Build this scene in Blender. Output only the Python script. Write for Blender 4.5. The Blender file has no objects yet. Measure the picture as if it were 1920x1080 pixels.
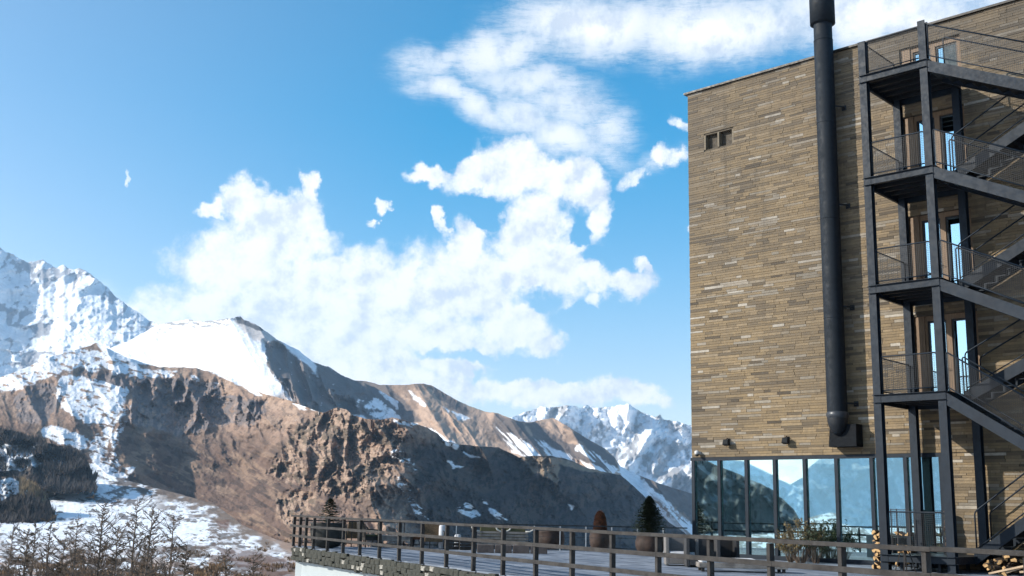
import bpy, math, random
import numpy as np
R_ = math.radians
random.seed(7); rng = np.random.default_rng(7)
sc = bpy.context.scene
COL = sc.collection

# ------------------------------------------------------------------ camera
CF, CP, CR = 2061.0, R_(11.374), R_(1.193)      # focal length in photo pixels, pitch, roll
EYE = np.array([0, 0, 1.5])
_f = np.array([0, math.cos(CP), math.sin(CP)])
_r0 = np.array([1.0, 0, 0]); _u0 = np.array([0, -math.sin(CP), math.cos(CP)])
_r = math.cos(CR)*_r0 + math.sin(CR)*_u0
_u = -math.sin(CR)*_r0 + math.cos(CR)*_u0
cam = bpy.data.cameras.new('camera'); cam.sensor_width = 36; cam.lens = 36*CF/1920
cam.clip_start = 0.1; cam.clip_end = 60000
co = bpy.data.objects.new('camera', cam); COL.objects.link(co)
import mathutils
M = mathutils.Matrix(((_r[0], _u[0], -_f[0], 0), (_r[1], _u[1], -_f[1], 0), (_r[2], _u[2], -_f[2], EYE[2]), (0, 0, 0, 1)))
co.matrix_world = M; sc.camera = co

def rays(x, y):
    """directions of photo positions, scaled to unit horizontal length"""
    x = np.asarray(x, float); y = np.asarray(y, float)
    d = ((x-960)/CF)[..., None]*_r + ((540-y)/CF)[..., None]*_u + _f
    return d/np.hypot(d[..., 0], d[..., 1])[..., None]
def on_deck(x, y, z=0.0):
    d = rays(x, y); return EYE + d*((z-1.5)/d[2])

# ------------------------------------------------------------------ light
SUN_AZ, SUN_EL = -97.0, 27.0                    # degrees, azimuth from +Y towards +X
s_ = bpy.data.lights.new('sun', 'SUN'); s_.energy = 4.6; s_.angle = R_(0.53); s_.color = (1, .93, .82)
so = bpy.data.objects.new('sun', s_); COL.objects.link(so)
sd = mathutils.Vector((math.sin(R_(SUN_AZ))*math.cos(R_(SUN_EL)), math.cos(R_(SUN_AZ))*math.cos(R_(SUN_EL)), math.sin(R_(SUN_EL))))
so.rotation_euler = sd.to_track_quat('Z', 'Y').to_euler()
sc.view_settings.view_transform = 'Standard'; sc.view_settings.look = 'None'
sc.view_settings.exposure = 0.6; sc.view_settings.gamma = 1
sc.view_settings.use_curve_mapping = False
try:
    sc.cycles.use_denoising = True; sc.cycles.denoiser = 'OPENIMAGEDENOISE'
    sc.cycles.max_bounces = 8; sc.cycles.volume_bounces = 1; sc.cycles.transparent_max_bounces = 24
except Exception: pass

# ------------------------------------------------------------------ world
SKY_STR = 0.13
W = bpy.data.worlds.new('World'); sc.world = W; W.use_nodes = True
nt = W.node_tree; nt.nodes.clear()
class G:
    """small helper for node trees"""
    def __init__(s, t): s.t = t
    def n(s, kind, **k):
        o = s.t.nodes.new(kind)
        for a, b in k.items(): setattr(o, a, b)
        return o
    def put(s, sock, v):
        if isinstance(v, bpy.types.NodeSocket): s.t.links.new(v, sock)
        elif v is not None: sock.default_value = v
    def m(s, op, a, b=None, c=None, clamp=False):
        o = s.n('ShaderNodeMath', operation=op, use_clamp=clamp)
        for i, v in enumerate((a, b, c)):
            if v is not None: s.put(o.inputs[i], v)
        return o.outputs[0]
    def v(s, op, a, b=None, scale=None):
        o = s.n('ShaderNodeVectorMath', operation=op); s.put(o.inputs[0], a)
        if b is not None: s.put(o.inputs[1], b)
        if scale is not None: s.put(o.inputs[3], scale)
        return o.outputs[1] if op in ('LENGTH', 'DOT_PRODUCT') else o.outputs[0]
    def noise(s, vec, scale, detail=5, rough=.55, dist=0.0, lac=2.0):
        o = s.n('ShaderNodeTexNoise'); s.put(o.inputs['Vector'], vec)
        o.inputs['Scale'].default_value = scale; o.inputs['Detail'].default_value = detail
        o.inputs['Roughness'].default_value = rough; o.inputs['Distortion'].default_value = dist
        o.inputs['Lacunarity'].default_value = lac
        return o.outputs[0], o.outputs[1]
    def ramp(s, fac, stops, mode='LINEAR'):
        o = s.n('ShaderNodeValToRGB'); cr = o.color_ramp; cr.interpolation = mode
        while len(cr.elements) < len(stops): cr.elements.new(.5)
        for e_, (p, c) in zip(cr.elements, stops):
            e_.position = p; e_.color = (*c, 1) if len(c) == 3 else c
        s.put(o.inputs[0], fac); return o.outputs[0]
    def mr(s, v, a, b, c=0.0, d=1.0, kind='SMOOTHSTEP'):
        o = s.n('ShaderNodeMapRange', interpolation_type=kind); s.put(o.inputs[0], v)
        for i, q in zip((1, 2, 3, 4), (a, b, c, d)): s.put(o.inputs[i], q)
        return o.outputs[0]
    def mix(s, f, a, b, blend='MIX'):
        o = s.n('ShaderNodeMix', data_type='RGBA', blend_type=blend); s.put(o.inputs[0], f)
        s.put(o.inputs[6], a); s.put(o.inputs[7], b); return o.outputs[2]
g = G(nt)
tc = g.n('ShaderNodeTexCoord').outputs['Generated']
dirn = g.v('NORMALIZE', tc)
sep = g.n('ShaderNodeSeparateXYZ'); g.put(sep.inputs[0], dirn)
az = g.m('MULTIPLY', g.m('ARCTAN2', sep.outputs[0], sep.outputs[1]), 57.2958)
el = g.m('MULTIPLY', g.m('ARCSINE', sep.outputs[2]), 57.2958)
cmb = g.n('ShaderNodeCombineXYZ'); g.put(cmb.inputs[0], az); g.put(cmb.inputs[1], el)
ae = cmb.outputs[0]
def azel(x, y):
    d = rays(x, y); return math.degrees(math.atan2(d[0], d[1])), math.degrees(math.atan(d[2]))
# bending of the cloud outlines
_, wc = g.noise(ae, .22, 3, .55); _, wf = g.noise(ae, .9, 6, .62)
warp = g.v('ADD', g.v('SCALE', g.v('SUBTRACT', wc, (.5, .5, .5)), scale=2.2), g.v('SCALE', g.v('SUBTRACT', wf, (.5, .5, .5)), scale=1.7))
aw = g.v('ADD', ae, warp)
_, wl = g.noise(ae, .3, 4, .5)
aw2 = g.v('ADD', ae, g.v('SCALE', g.v('SUBTRACT', wl, (.5, .5, .5)), scale=2.4))
def blob(vec, x, y, rx, ry, rot=0.0, w=1.0, soft=.55):
    a0, e0 = azel(x, y); k = 36.0
    d = g.v('SUBTRACT', vec, (a0, e0, 0))
    if abs(rot) > 1e-3:
        o = g.n('ShaderNodeVectorRotate', rotation_type='Z_AXIS'); g.put(o.inputs['Vector'], d)
        o.inputs['Angle'].default_value = R_(rot); d = o.outputs[0]
    d = g.v('MULTIPLY', d, (k/rx, k/ry, 0))
    return g.mr(g.v('LENGTH', d), 1.25, 1.25-soft*1.2, 0.0, w)
def union(vec, L, soft):
    acc = None
    for b in L:
        q = blob(vec, *b[:4], rot=(b[4] if len(b) > 4 else 0), w=(b[5] if len(b) > 5 else 1.0), soft=soft)
        acc = q if acc is None else g.m('MAXIMUM', acc, q)
    return acc
CUM = [(520, 445, 135, 50), (985, 455, 90, 60), (1100, 350, 50, 60), (455, 500, 150, 72), (640, 545, 230, 105), (880, 540, 200, 105), (720, 640, 300, 75), (430, 590, 170, 70), (330, 610, 110, 50, 15, .85),
       (458, 372, 42, 48), (500, 405, 105, 40), (400, 402, 34, 18), (578, 352, 20, 34, -15), (565, 400, 50, 45),
       (960, 322, 88, 70), (1045, 345, 90, 58), (890, 330, 75, 34, -15), (815, 322, 58, 22), (1000, 420, 70, 70), (872, 445, 46, 46), (826, 402, 13, 26, -20),
       (1085, 345, 50, 50), (1128, 400, 26, 60, 15, .9), (1020, 500, 115, 85), (1115, 515, 60, 34, 20), (1180, 520, 52, 36), (1208, 488, 12, 22, -30), (1110, 560, 26, 26, 40, .8),
       (960, 610, 90, 60), (1010, 640, 50, 34), (640, 690, 200, 70), (850, 690, 70, 34, 0, .95),
       (1000, 738, 220, 34), (1160, 738, 90, 30), (820, 730, 110, 38), (1215, 745, 55, 18, 0, .7),
       (722, 382, 17, 14, -20, .8), (706, 408, 13, 7, 30, .7), (1254, 294, 36, 26, 0, .78), (1278, 232, 26, 16, 30, .6), (1200, 318, 52, 18, -20, .62), (1292, 430, 12, 16, 0, .7),
       (255, 325, 5, 22, 15, .5)]
CUT = [(905, 395, 38, 26), (1085, 435, 26, 18), (1010, 560, 60, 22, -15, .75), (1092, 590, 45, 25), (1100, 470, 28, 18, 0, .8), (860, 668, 120, 14, 3, .9), (1050, 688, 130, 20, -3), (890, 705, 10, 16, 0, .8)]
CIR = [(820, 122, 105, 36, -14, .62), (940, 100, 170, 62, -12, .8), (1110, 50, 230, 78, 0, 1.0), (1350, 55, 300, 82, 3, 1.0), (1650, 30, 320, 90, 10, 1.0), (1950, -60, 300, 110, 0, .9),
       (835, 172, 95, 34, 12, .85), (900, 200, 120, 36, 26, .8), (980, 225, 130, 50, 22, .8), (1060, 205, 130, 66, 10, .7), (1060, 268, 130, 56, 12, .85), (1000, 160, 160, 50, 5, .75), (1130, 250, 80, 60, 10, .7), (790, 125, 70, 40, 0, .6), (1130, 290, 90, 42, 20, .5), (1160, 215, 50, 30, 0, .4),
       (1240, 290, 60, 26, -20, .4), (150, 560, 220, 40, 10, .45), (-200, 520, 200, 60, 0, .35)]
cum = union(aw, CUM, .72); cut = union(aw, CUT, .8); cir = union(aw2, CIR, 1.0)
nf, _ = g.noise(ae, .75, 9, .66); nb, _ = g.noise(ae, .3, 5, .55)
field = g.m('ADD', g.m('SUBTRACT', cum, g.m('MULTIPLY', cut, .9)), g.m('MULTIPLY', g.m('SUBTRACT', nf, .5), 1.5))
dens = g.m('MULTIPLY', g.mr(field, .06, .92), g.mr(cum, .02, .22))
# streaks of the high cloud
mp = g.n('ShaderNodeMapping'); g.put(mp.inputs[0], ae); mp.inputs['Rotation'].default_value = (0, 0, R_(24)); mp.inputs['Scale'].default_value = (.35, 2.1, 1)
st, _ = g.noise(mp.outputs[0], 1.3, 7, .66, .6)
st2, _ = g.noise(mp.outputs[0], 3.6, 9, .72, 1.2)
nf3, _ = g.noise(aw2, 2.6, 9, .7)
st = g.m('ADD', g.m('ADD', g.m('MULTIPLY', st, .42), g.m('MULTIPLY', st2, .40)), g.m('MULTIPLY', nf3, .18))
cd = g.m('MULTIPLY', g.m('POWER', cir, .8), g.mr(g.m('ADD', g.m('ADD', g.m('MULTIPLY', g.m('SUBTRACT', st, .5), 2.1), g.m('ADD', .42, g.m('MULTIPLY', nf, .3))), g.m('MULTIPLY', cir, .72)), .36, 1.10))
# the rest of the sky goes on with the same kind of clouds
mp2 = g.n('ShaderNodeMapping'); g.put(mp2.inputs[0], dirn); mp2.inputs['Scale'].default_value = (1, 1, 2.4)
o1, _ = g.noise(mp2.outputs[0], 2.1, 7, .6, .2)
away = g.mr(g.v('LENGTH', g.v('MULTIPLY', g.v('SUBTRACT', ae, (0, 12, 0)), (1/34, 1/24, 0))), .95, 1.35)
oth = g.m('MULTIPLY', g.mr(o1, .5, .66), away)
tot = g.m('MAXIMUM', g.m('MAXIMUM', dens, cd), g.m('MULTIPLY', oth, .85))
low = g.mr(el, -1.0, 1.0); tot = g.m('MULTIPLY', tot, low)
sky = g.n('ShaderNodeTexSky', sky_type='NISHITA'); sky.sun_disc = False
sky.sun_elevation = R_(SUN_EL); sky.sun_rotation = R_(SUN_AZ); sky.altitude = 1700; sky.air_density = 1.15; sky.dust_density = 1.3; sky.ozone_density = 2.6
g.put(sky.inputs[0], dirn) if len(sky.inputs) else None
nf2, _ = g.noise(g.v('ADD', ae, (-.55, .5, 0)), .75, 9, .66)
nb2, _ = g.noise(g.v('ADD', ae, (-1.3, 1.3, 0)), .3, 5, .55)
rel = g.m('ADD', g.m('MULTIPLY', g.m('SUBTRACT', nf, nf2), 1.5), g.m('MULTIPLY', g.m('SUBTRACT', nb, nb2), 1.6))
shade = g.ramp(g.m('ADD', .62, rel), [(.25, (.64, .71, .81)), (.60, (.90, .93, .955)), (.85, (1.0, 1.0, 1.0))])
CW = .80/SKY_STR
ccol = g.mix(1.0, shade, (CW, CW, CW*1.01, 1), 'MULTIPLY')
sunward = g.v('DOT_PRODUCT', dirn, tuple(sd))
deep = g.m('MULTIPLY', g.mr(sunward, .47, .10, 0, 1, 'LINEAR'), g.mr(el, 5, 20, .12, 1.0, 'LINEAR'))
blu = g.mix(deep, g.mix(1.0, sky.outputs[0], g.mix(g.mr(el, 6, 22), (1.30, 1.06, .94, 1), (.76, .99, 1.0, 1)), 'MULTIPLY'), g.mix(1.0, sky.outputs[0], (.0, .84, 1.04, 1), 'MULTIPLY'))
skc = g.mix(tot, blu, ccol)
bg = g.n('ShaderNodeBackground'); g.put(bg.inputs[0], skc); bg.inputs[1].default_value = SKY_STR
out = g.n('ShaderNodeOutputWorld'); g.put(out.inputs[0], bg.outputs[0])
try: W.cycles.sampling_method = 'MANUAL'; W.cycles.sample_map_resolution = 1024
except Exception: pass

# ------------------------------------------------------------------ materials
MATS = {}
def mat(name, color, rough=.7, metal=0.0, vary=.15, scale=6.0, bump=0.0, bscale=30.0, tint=None, spec=.4, stretch=None, attr=None):
    if name in MATS: return MATS[name]
    m = bpy.data.materials.new(name); m.use_nodes = True; t = m.node_tree; h = G(t)
    b = t.nodes['Principled BSDF']; b.inputs['Roughness'].default_value = rough; b.inputs['Metallic'].default_value = metal
    b.inputs['Specular IOR Level'].default_value = spec
    c = h.n('ShaderNodeTexCoord').outputs['Object']
    if stretch:
        q = h.n('ShaderNodeMapping'); h.put(q.inputs[0], c); q.inputs['Scale'].default_value = stretch; c = q.outputs[0]
    f, _ = h.noise(c, scale, 6, .62)
    base = (*color, 1)
    if attr:
        a = h.n('ShaderNodeAttribute', attribute_name=attr); base = a.outputs['Color']
    t2 = tint or tuple(x*.55 for x in color)
    if attr: dark = h.mix(1.0, base, (.6, .6, .62, 1), 'MULTIPLY')
    else: dark = (*t2, 1)
    colr = h.mix(h.mr(f, .35, .7, 0.0, min(1, vary*4)), base, dark)
    h.put(b.inputs['Base Color'], colr)
    f2, _ = h.noise(c, scale*3.1, 4, .6)
    h.put(b.inputs['Roughness'], h.mr(f2, .3, .7, max(.05, rough-.1), min(1, rough+.1)))
    if bump:
        bb, _ = h.noise(c, bscale, 6, .6)
        bn = h.n('ShaderNodeBump'); bn.inputs['Strength'].default_value = bump; h.put(bn.inputs['Height'], bb)
        bn.inputs['Distance'].default_value = .02
        h.put(b.inputs['Normal'], bn.outputs[0])
    MATS[name] = m; return m
STEEL = mat('painted_steel', (.011, .019, .030), .55, 0, .2, 2.5, .08, 60, spec=.22, tint=(.007, .012, .020))
DSTEEL = mat('dark_steel', (.012, .015, .02), .5, 0, .12, 5)
FLUE = mat('flue_metal', (.010, .015, .022), .7, .0, .2, 1.6, .05, 20, spec=.22, tint=(.008, .012, .017))
OLDWOOD = mat('old_wood', (.040, .036, .033), .85, 0, .3, 3, .5, 18, stretch=(1, 1, 1), tint=(.018, .016, .015))
GREYWOOD = mat('grey_wood', (.26, .235, .21), .85, 0, .22, 4, .4, 30, tint=(.11, .095, .085))
DOORWOOD = mat('door_wood', (.20, .13, .078), .6, 0, .2, 5, .2, 40, tint=(.11, .07, .042), stretch=(6, 6, .6))
WICKER = mat('brown_wicker', (.15, .095, .05), .8, 0, .25, 40, .6, 90, tint=(.05, .032, .018))
DWICKER = mat('dark_wicker', (.055, .055, .058), .8, 0, .25, 40, .6, 90)
CUSHION = mat('cushion', (.62, .62, .64), .9, 0, .08, 6)
OLIVE = mat('olive_cushion', (.09, .085, .04), .9, 0, .12, 6)
TERRA = mat('clay_pot', (.06, .036, .027), .75, 0, .25, 4, .25, 25, tint=(.025, .016, .013))
DPOT = mat('dark_pot', (.03, .032, .03), .6, 0, .25, 4, .2, 25)
SOIL = mat('soil', (.05, .04, .03), .95, 0, .2, 20, .6, 40)
GOLD_ = None
WHITE = mat('white_metal', (.55, .55, .55), .5, 0, .05, 4)
RENDER = mat('white_render', (.36, .40, .41), .85, 0, .08, 1.3, .1, 30, tint=(.29, .33, .34))
BACK = mat('mortar', (.11, .09, .066), .95, 0, .2, 8, .3, 60)
BARK = mat('bark', (.16, .12, .092), .9, 0, .2, 6, .4, 20)
NEEDLE = mat('conifer_needles', (.030, .046, .022), .8, 0, .3, 3, tint=(.014, .022, .012))
RUST = mat('rust_shrub', (.13, .045, .018), .85, 0, .3, 6, tint=(.05, .02, .012))
TWIG = mat('dry_twigs', (.15, .095, .055), .9, 0, .3, .2, tint=(.07, .05, .035))
TUFT = mat('larch_tufts', (.15, .10, .058), .9, 0, .3, .5, tint=(.03, .026, .018))
LOG = mat('split_log', (.55, .35, .16), .8, 0, .25, 9, .3, 40, tint=(.28, .16, .07))
LOGEND = mat('log_bark', (.10, .07, .05), .9, 0, .25, 9, .5, 30)
STONE = mat('edge_stone', (.045, .045, .036), .95, 0, .3, 3.2, .7, 16, tint=(.012, .014, .009))
STONEP = mat('pale_edge_stone', (.34, .32, .28), .95, 0, .35, 5, .7, 16, tint=(.03, .03, .022))
CURTAIN = mat('curtain', (.66, .68, .66), .9, 0, .06, 3)
ROOM = mat('room_wall', (.10, .10, .10), .9, 0, .1, 1)
LAMPM = mat('lamp_metal', (.008, .009, .011), .85, .0, .1, 8)
CONCRETE = mat('concrete', (.22, .22, .23), .9, 0, .15, .8, .2, 20)

def glass(name, tint, refl, rtint=(.62, .86, .92)):
    m = bpy.data.materials.new(name); m.use_nodes = True; t = m.node_tree; t.nodes.clear(); h = G(t)
    gl = h.n('ShaderNodeBsdfGlossy'); gl.inputs['Roughness'].default_value = .012; gl.inputs['Color'].default_value = (*rtint, 1)
    tr = h.n('ShaderNodeBsdfTransparent'); tr.inputs[0].default_value = (*tint, 1)
    c = h.n('ShaderNodeTexCoord').outputs['Object']; f, _ = h.noise(c, .55, 2, .4)
    bn = h.n('ShaderNodeBump'); bn.inputs['Strength'].default_value = .02; bn.inputs['Distance'].default_value = .02; h.put(bn.inputs['Height'], f)
    h.put(gl.inputs['Normal'], bn.outputs[0])
    lw = h.n('ShaderNodeLayerWeight'); lw.inputs[0].default_value = .3
    fac = h.m('ADD', refl, h.m('MULTIPLY', lw.outputs[0], 1-refl), clamp=True)
    mx = h.n('ShaderNodeMixShader'); h.put(mx.inputs[0], fac); h.put(mx.inputs[1], tr.outputs[0]); h.put(mx.inputs[2], gl.outputs[0])
    o = h.n('ShaderNodeOutputMaterial'); h.put(o.inputs[0], mx.outputs[0]); MATS[name] = m; return m
GLASS = glass('window_glass', (.60, .86, .90), .74, (.74, .98, 1.0))
DGLASS = glass('door_glass', (.40, .62, .70), .72, (.60, .86, .97))

# brick material: per-brick tint attribute, broad weathering over the wall
def brick_material():
    m = bpy.data.materials.new('slate_brick'); m.use_nodes = True; t = m.node_tree; h = G(t); b = t.nodes['Principled BSDF']
    a = h.n('ShaderNodeAttribute', attribute_name='tint')
    pos = h.n('ShaderNodeNewGeometry').outputs['Position']
    base = h.ramp(a.outputs['Fac'], [(0, (.10, .080, .058)), (.18, (.18, .143, .098)), (.4, (.265, .200, .122)), (.6, (.335, .248, .142)), (.74, (.38, .292, .185)), (.86, (.31, .275, .22)), (.95, (.43, .375, .30)), (1, (.56, .51, .43))])
    w1, _ = h.noise(pos, .22, 5, .6); w2, _ = h.noise(pos, 7, 5, .65)
    sz = h.n('ShaderNodeSeparateXYZ'); h.put(sz.inputs[0], pos)
    hi = h.mr(sz.outputs[2], 7, 17.5, 0.0, .55, 'LINEAR')
    f = h.m('ADD', hi, h.mr(w1, .45, .62, 0.0, .42), clamp=True)
    c = h.mix(f, base, h.mix(.8, base, (.115, .105, .092, 1)))
    mpp = h.n('ShaderNodeMapping'); h.put(mpp.inputs[0], pos); mpp.inputs['Scale'].default_value = (1.6, 1.6, .10); w4, _ = h.noise(mpp.outputs[0], 1.3, 6, .65)
    c = h.mix(h.m('MULTIPLY', h.mr(w4, .50, .72, 0.0, .55), h.mr(sz.outputs[2], 3, 17, .25, 1.0, 'LINEAR')), c, (.10, .088, .07, 1))
    c = h.mix(h.mr(w2, .35, .7, 0.0, .3), c, (.13, .11, .09, 1))
    c = h.mix(1.0, c, (.77, .755, .745, 1), 'MULTIPLY')
    h.put(b.inputs['Base Color'], c); b.inputs['Roughness'].default_value = .85; b.inputs['Specular IOR Level'].default_value = .25
    bn = h.n('ShaderNodeBump'); bn.inputs['Strength'].default_value = .6; bn.inputs['Distance'].default_value = .02
    n3, _ = h.noise(pos, 16, 6, .65); h.put(bn.inputs['Height'], n3); h.put(b.inputs['Normal'], bn.outputs[0])
    return m
BRICK = brick_material()

# ------------------------------------------------------------------ mesh helpers
BOXF = [(0, 3, 2, 1), (4, 5, 6, 7), (0, 1, 5, 4), (1, 2, 6, 5), (2, 3, 7, 6), (3, 0, 4, 7)]
class MB:
    def __init__(s): s.v = []; s.f = []; s.sm = []; s.a = []
    def box(s, x0, x1, y0, y1, z0, z1, tint=None):
        i = len(s.v)
        s.v += [(x0, y0, z0), (x1, y0, z0), (x1, y1, z0), (x0, y1, z0), (x0, y0, z1), (x1, y0, z1), (x1, y1, z1), (x0, y1, z1)]
        s.f += [tuple(i+k for k in q) for q in BOXF]; s.sm += [False]*6
        if tint is not None: s.a += [tint]*8
        return s
    def hexa(s, pts):
        i = len(s.v); s.v += [tuple(p) for p in pts]; s.f += [tuple(i+k for k in q) for q in BOXF]; s.sm += [False]*6; return s
    def bar(s, p, q, w, h=None, up=(0, 0, 1)):
        """rectangular bar from p to q, w across, h along up"""
        h = w if h is None else h
        p = np.array(p, float); q = np.array(q, float); d = q-p; d /= np.linalg.norm(d); u = np.array(up, float)
        sd_ = np.cross(d, u)
        if np.linalg.norm(sd_) < 1e-4: u = np.array((0, 1, 0.)); sd_ = np.cross(d, u)
        sd_ /= np.linalg.norm(sd_); u = np.cross(sd_, d)
        c = [(-1, -1), (1, -1), (1, 1), (-1, 1)]
        i = len(s.v)
        for e_ in (p, q):
            for a, b in c: s.v.append(tuple(e_+sd_*a*w/2+u*b*h/2))
        s.f += [tuple(i+k for k in z) for z in [(0, 1, 2, 3), (7, 6, 5, 4), (0, 4, 5, 1), (1, 5, 6, 2), (2, 6, 7, 3), (3, 7, 4, 0)]]; s.sm += [False]*6
        return s
    def tube(s, pts, r, n=8, cap=True):
        pts = [np.array(p, float) for p in pts]; i0 = len(s.v)
        rr = r if isinstance(r, (list, tuple, np.ndarray)) else [r]*len(pts)
        prev = None
        for k, p in enumerate(pts):
            d = pts[min(k+1, len(pts)-1)]-pts[max(k-1, 0)]; d = d/(np.linalg.norm(d)+1e-9)
            if prev is None:
                a = np.cross(d, (0, 0, 1.)); a = a if np.linalg.norm(a) > .05 else np.cross(d, (1., 0, 0))
            else: a = prev-d*(prev@d)
            a /= np.linalg.norm(a); prev = a; b = np.cross(d, a)
            for j in range(n):
                t = 2*math.pi*j/n; s.v.append(tuple(p+(a*math.cos(t)+b*math.sin(t))*rr[k]))
        for k in range(len(pts)-1):
            for j in range(n):
                a0 = i0+k*n+j; a1 = i0+k*n+(j+1) % n
                s.f.append((a0, a1, a1+n, a0+n)); s.sm.append(True)
        if cap:
            s.f.append(tuple(i0+j for j in range(n))[::-1]); s.sm.append(False)
            e0 = i0+(len(pts)-1)*n; s.f.append(tuple(e0+j for j in range(n))); s.sm.append(False)
        return s
    def lathe(s, prof, n=24, c=(0, 0, 0), wob=0.0):
        i0 = len(s.v)
        for r, z in prof:
            for j in range(n):
                t = 2*math.pi*j/n; q = r*(1+wob*math.sin(3*t+z*9))
                s.v.append((c[0]+q*math.cos(t), c[1]+q*math.sin(t), c[2]+z))
        for k in range(len(prof)-1):
            for j in range(n):
                a0 = i0+k*n+j; a1 = i0+k*n+(j+1) % n
                s.f.append((a0, a1, a1+n, a0+n)); s.sm.append(True)
        return s
    def tri(s, a, b, c):
        i = len(s.v); s.v += [tuple(a), tuple(b), tuple(c)]; s.f.append((i, i+1, i+2)); s.sm.append(False); return s
    def mesh(s, name, material):
        me = bpy.data.meshes.new(name); me.from_pydata([tuple(map(float, v)) for v in s.v], [], s.f)
        me.polygons.foreach_set('use_smooth', s.sm); me.materials.append(material)
        if s.a:
            at = me.attributes.new('tint', 'FLOAT', 'POINT'); at.data.foreach_set('value', s.a)
        me.update(); return me
    def build(s, name, material, parent=None, bevel=0.0, **k):
        return link(name, s.mesh(name, material), parent, bevel, **k)
def link(name, me, parent=None, bevel=0.0, label=None, cat=None, group=None, kind=None):
    o = bpy.data.objects.new(name, me); COL.objects.link(o)
    if parent is not None: o.parent = parent
    if bevel:
        b = o.modifiers.new('bevel', 'BEVEL'); b.width = bevel; b.segments = 2; b.limit_method = 'ANGLE'
    tag(o, label, cat, group, kind); return o
def tag(o, label=None, cat=None, group=None, kind=None):
    for a, b in (('label', label), ('category', cat), ('group', group), ('kind', kind)):
        if b: o[a] = b
    return o
def thing(name, loc, rz=0.0, label=None, cat=None, group=None, kind=None):
    o = bpy.data.objects.new(name, None); COL.objects.link(o); o.empty_display_size = .2
    o.location = tuple(map(float, loc)); o.rotation_euler = (0, 0, rz); return tag(o, label, cat, group, kind)
def kids(o): return [c for c in bpy.data.objects if c.parent == o]
def copy_tree(o, loc=None, rz=None, label=None, parent=None, scale=None):
    c = o.copy(); COL.objects.link(c)
    if parent is not None: c.parent = parent
    if loc is not None: c.location = tuple(map(float, loc))
    if rz is not None: c.rotation_euler = (0, 0, rz)
    if scale is not None: c.scale = (scale,)*3
    if label: c['label'] = label
    for k in kids(o): copy_tree(k, parent=c)
    return c

# ------------------------------------------------------------------ noise
def _h(ix, iy, seed):
    n = (ix.astype(np.int64)*374761393+iy.astype(np.int64)*668265263+seed*1442695041) & 0xffffffff
    n = ((n ^ (n >> 13))*1274126177) & 0xffffffff
    return ((n ^ (n >> 16)) & 0xffffff)/float(0xffffff)
def vnoise(x, y, seed=0):
    x0 = np.floor(x); y0 = np.floor(y); fx = x-x0; fy = y-y0
    u = fx*fx*fx*(fx*(fx*6-15)+10); v = fy*fy*fy*(fy*(fy*6-15)+10)
    a = _h(x0, y0, seed); b = _h(x0+1, y0, seed); c = _h(x0, y0+1, seed); d = _h(x0+1, y0+1, seed)
    return a+(b-a)*u+(c-a)*v+(a-b-c+d)*u*v
def fbm(x, y, oct=5, seed=0, gain=.5):
    s = 0; a = 1; t = 0
    for i in range(oct):
        s = s+a*vnoise(x+i*17.3, y-i*9.1, seed+i); t += a; a *= gain
        x, y = (x*.8-y*.6)*2.03, (x*.6+y*.8)*2.03
    return s/t
def ridged(x, y, oct=5, seed=0, gain=.55):
    s = 0; a = 1; t = 0; w = 1.0
    for i in range(oct):
        n = (1-np.abs(2*vnoise(x+i*13.7, y+i*5.3, seed+i)-1)); n = n*n*w; x, y = (x*.8-y*.6)*2.03, (x*.6+y*.8)*2.03
        w = np.clip(n*1.6, 0, 1); s = s+a*n; t += a; a *= gain
    return s/t
def sstep(a, b, x):
    t = np.clip((x-a)/(b-a), 0, 1); return t*t*(3-2*t)
def poly(X, Y, P, soft=4.0, wob=6.0, ws=18.0, seed=3):
    """soft mask of a polygon given in photo positions, with a frayed edge"""
    P = np.array(P, float); ins = np.zeros(X.shape, bool); dist = np.full(X.shape, 1e9)
    for i in range(len(P)):
        x1, y1 = P[i]; x2, y2 = P[(i+1) % len(P)]
        with np.errstate(divide='ignore', invalid='ignore'):
            c = ((y1 > Y) != (y2 > Y)) & (X < (x2-x1)*(Y-y1)/((y2-y1) if y2 != y1 else 1e-9)+x1)
        ins ^= c
        dx, dy = x2-x1, y2-y1; t = np.clip(((X-x1)*dx+(Y-y1)*dy)/(dx*dx+dy*dy+1e-9), 0, 1)
        dist = np.minimum(dist, np.hypot(X-x1-t*dx, Y-y1-t*dy))
    sd2 = np.where(ins, dist, -dist)+(fbm(X/ws, Y/ws, 5, seed)-.5)*2*wob
    return sstep(-soft, soft, sd2)
def table(X, Y, ys, xs, T):
    """smooth lookup of distances over photo positions"""
    T = np.array(T, float); ys = np.array(ys, float); xs = np.array(xs, float)
    cols = np.stack([np.interp(X, xs, T[i]) for i in range(len(ys))], 0)
    yi = np.clip(np.interp(Y, ys, np.arange(len(ys))), 0, len(ys)-1.0001); k = np.floor(yi).astype(int); f = yi-k
    a = np.take_along_axis(cols, k[None], 0)[0]; b = np.take_along_axis(cols, k[None]+1, 0)[0]
    return a*(1-f)+b*f
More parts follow.
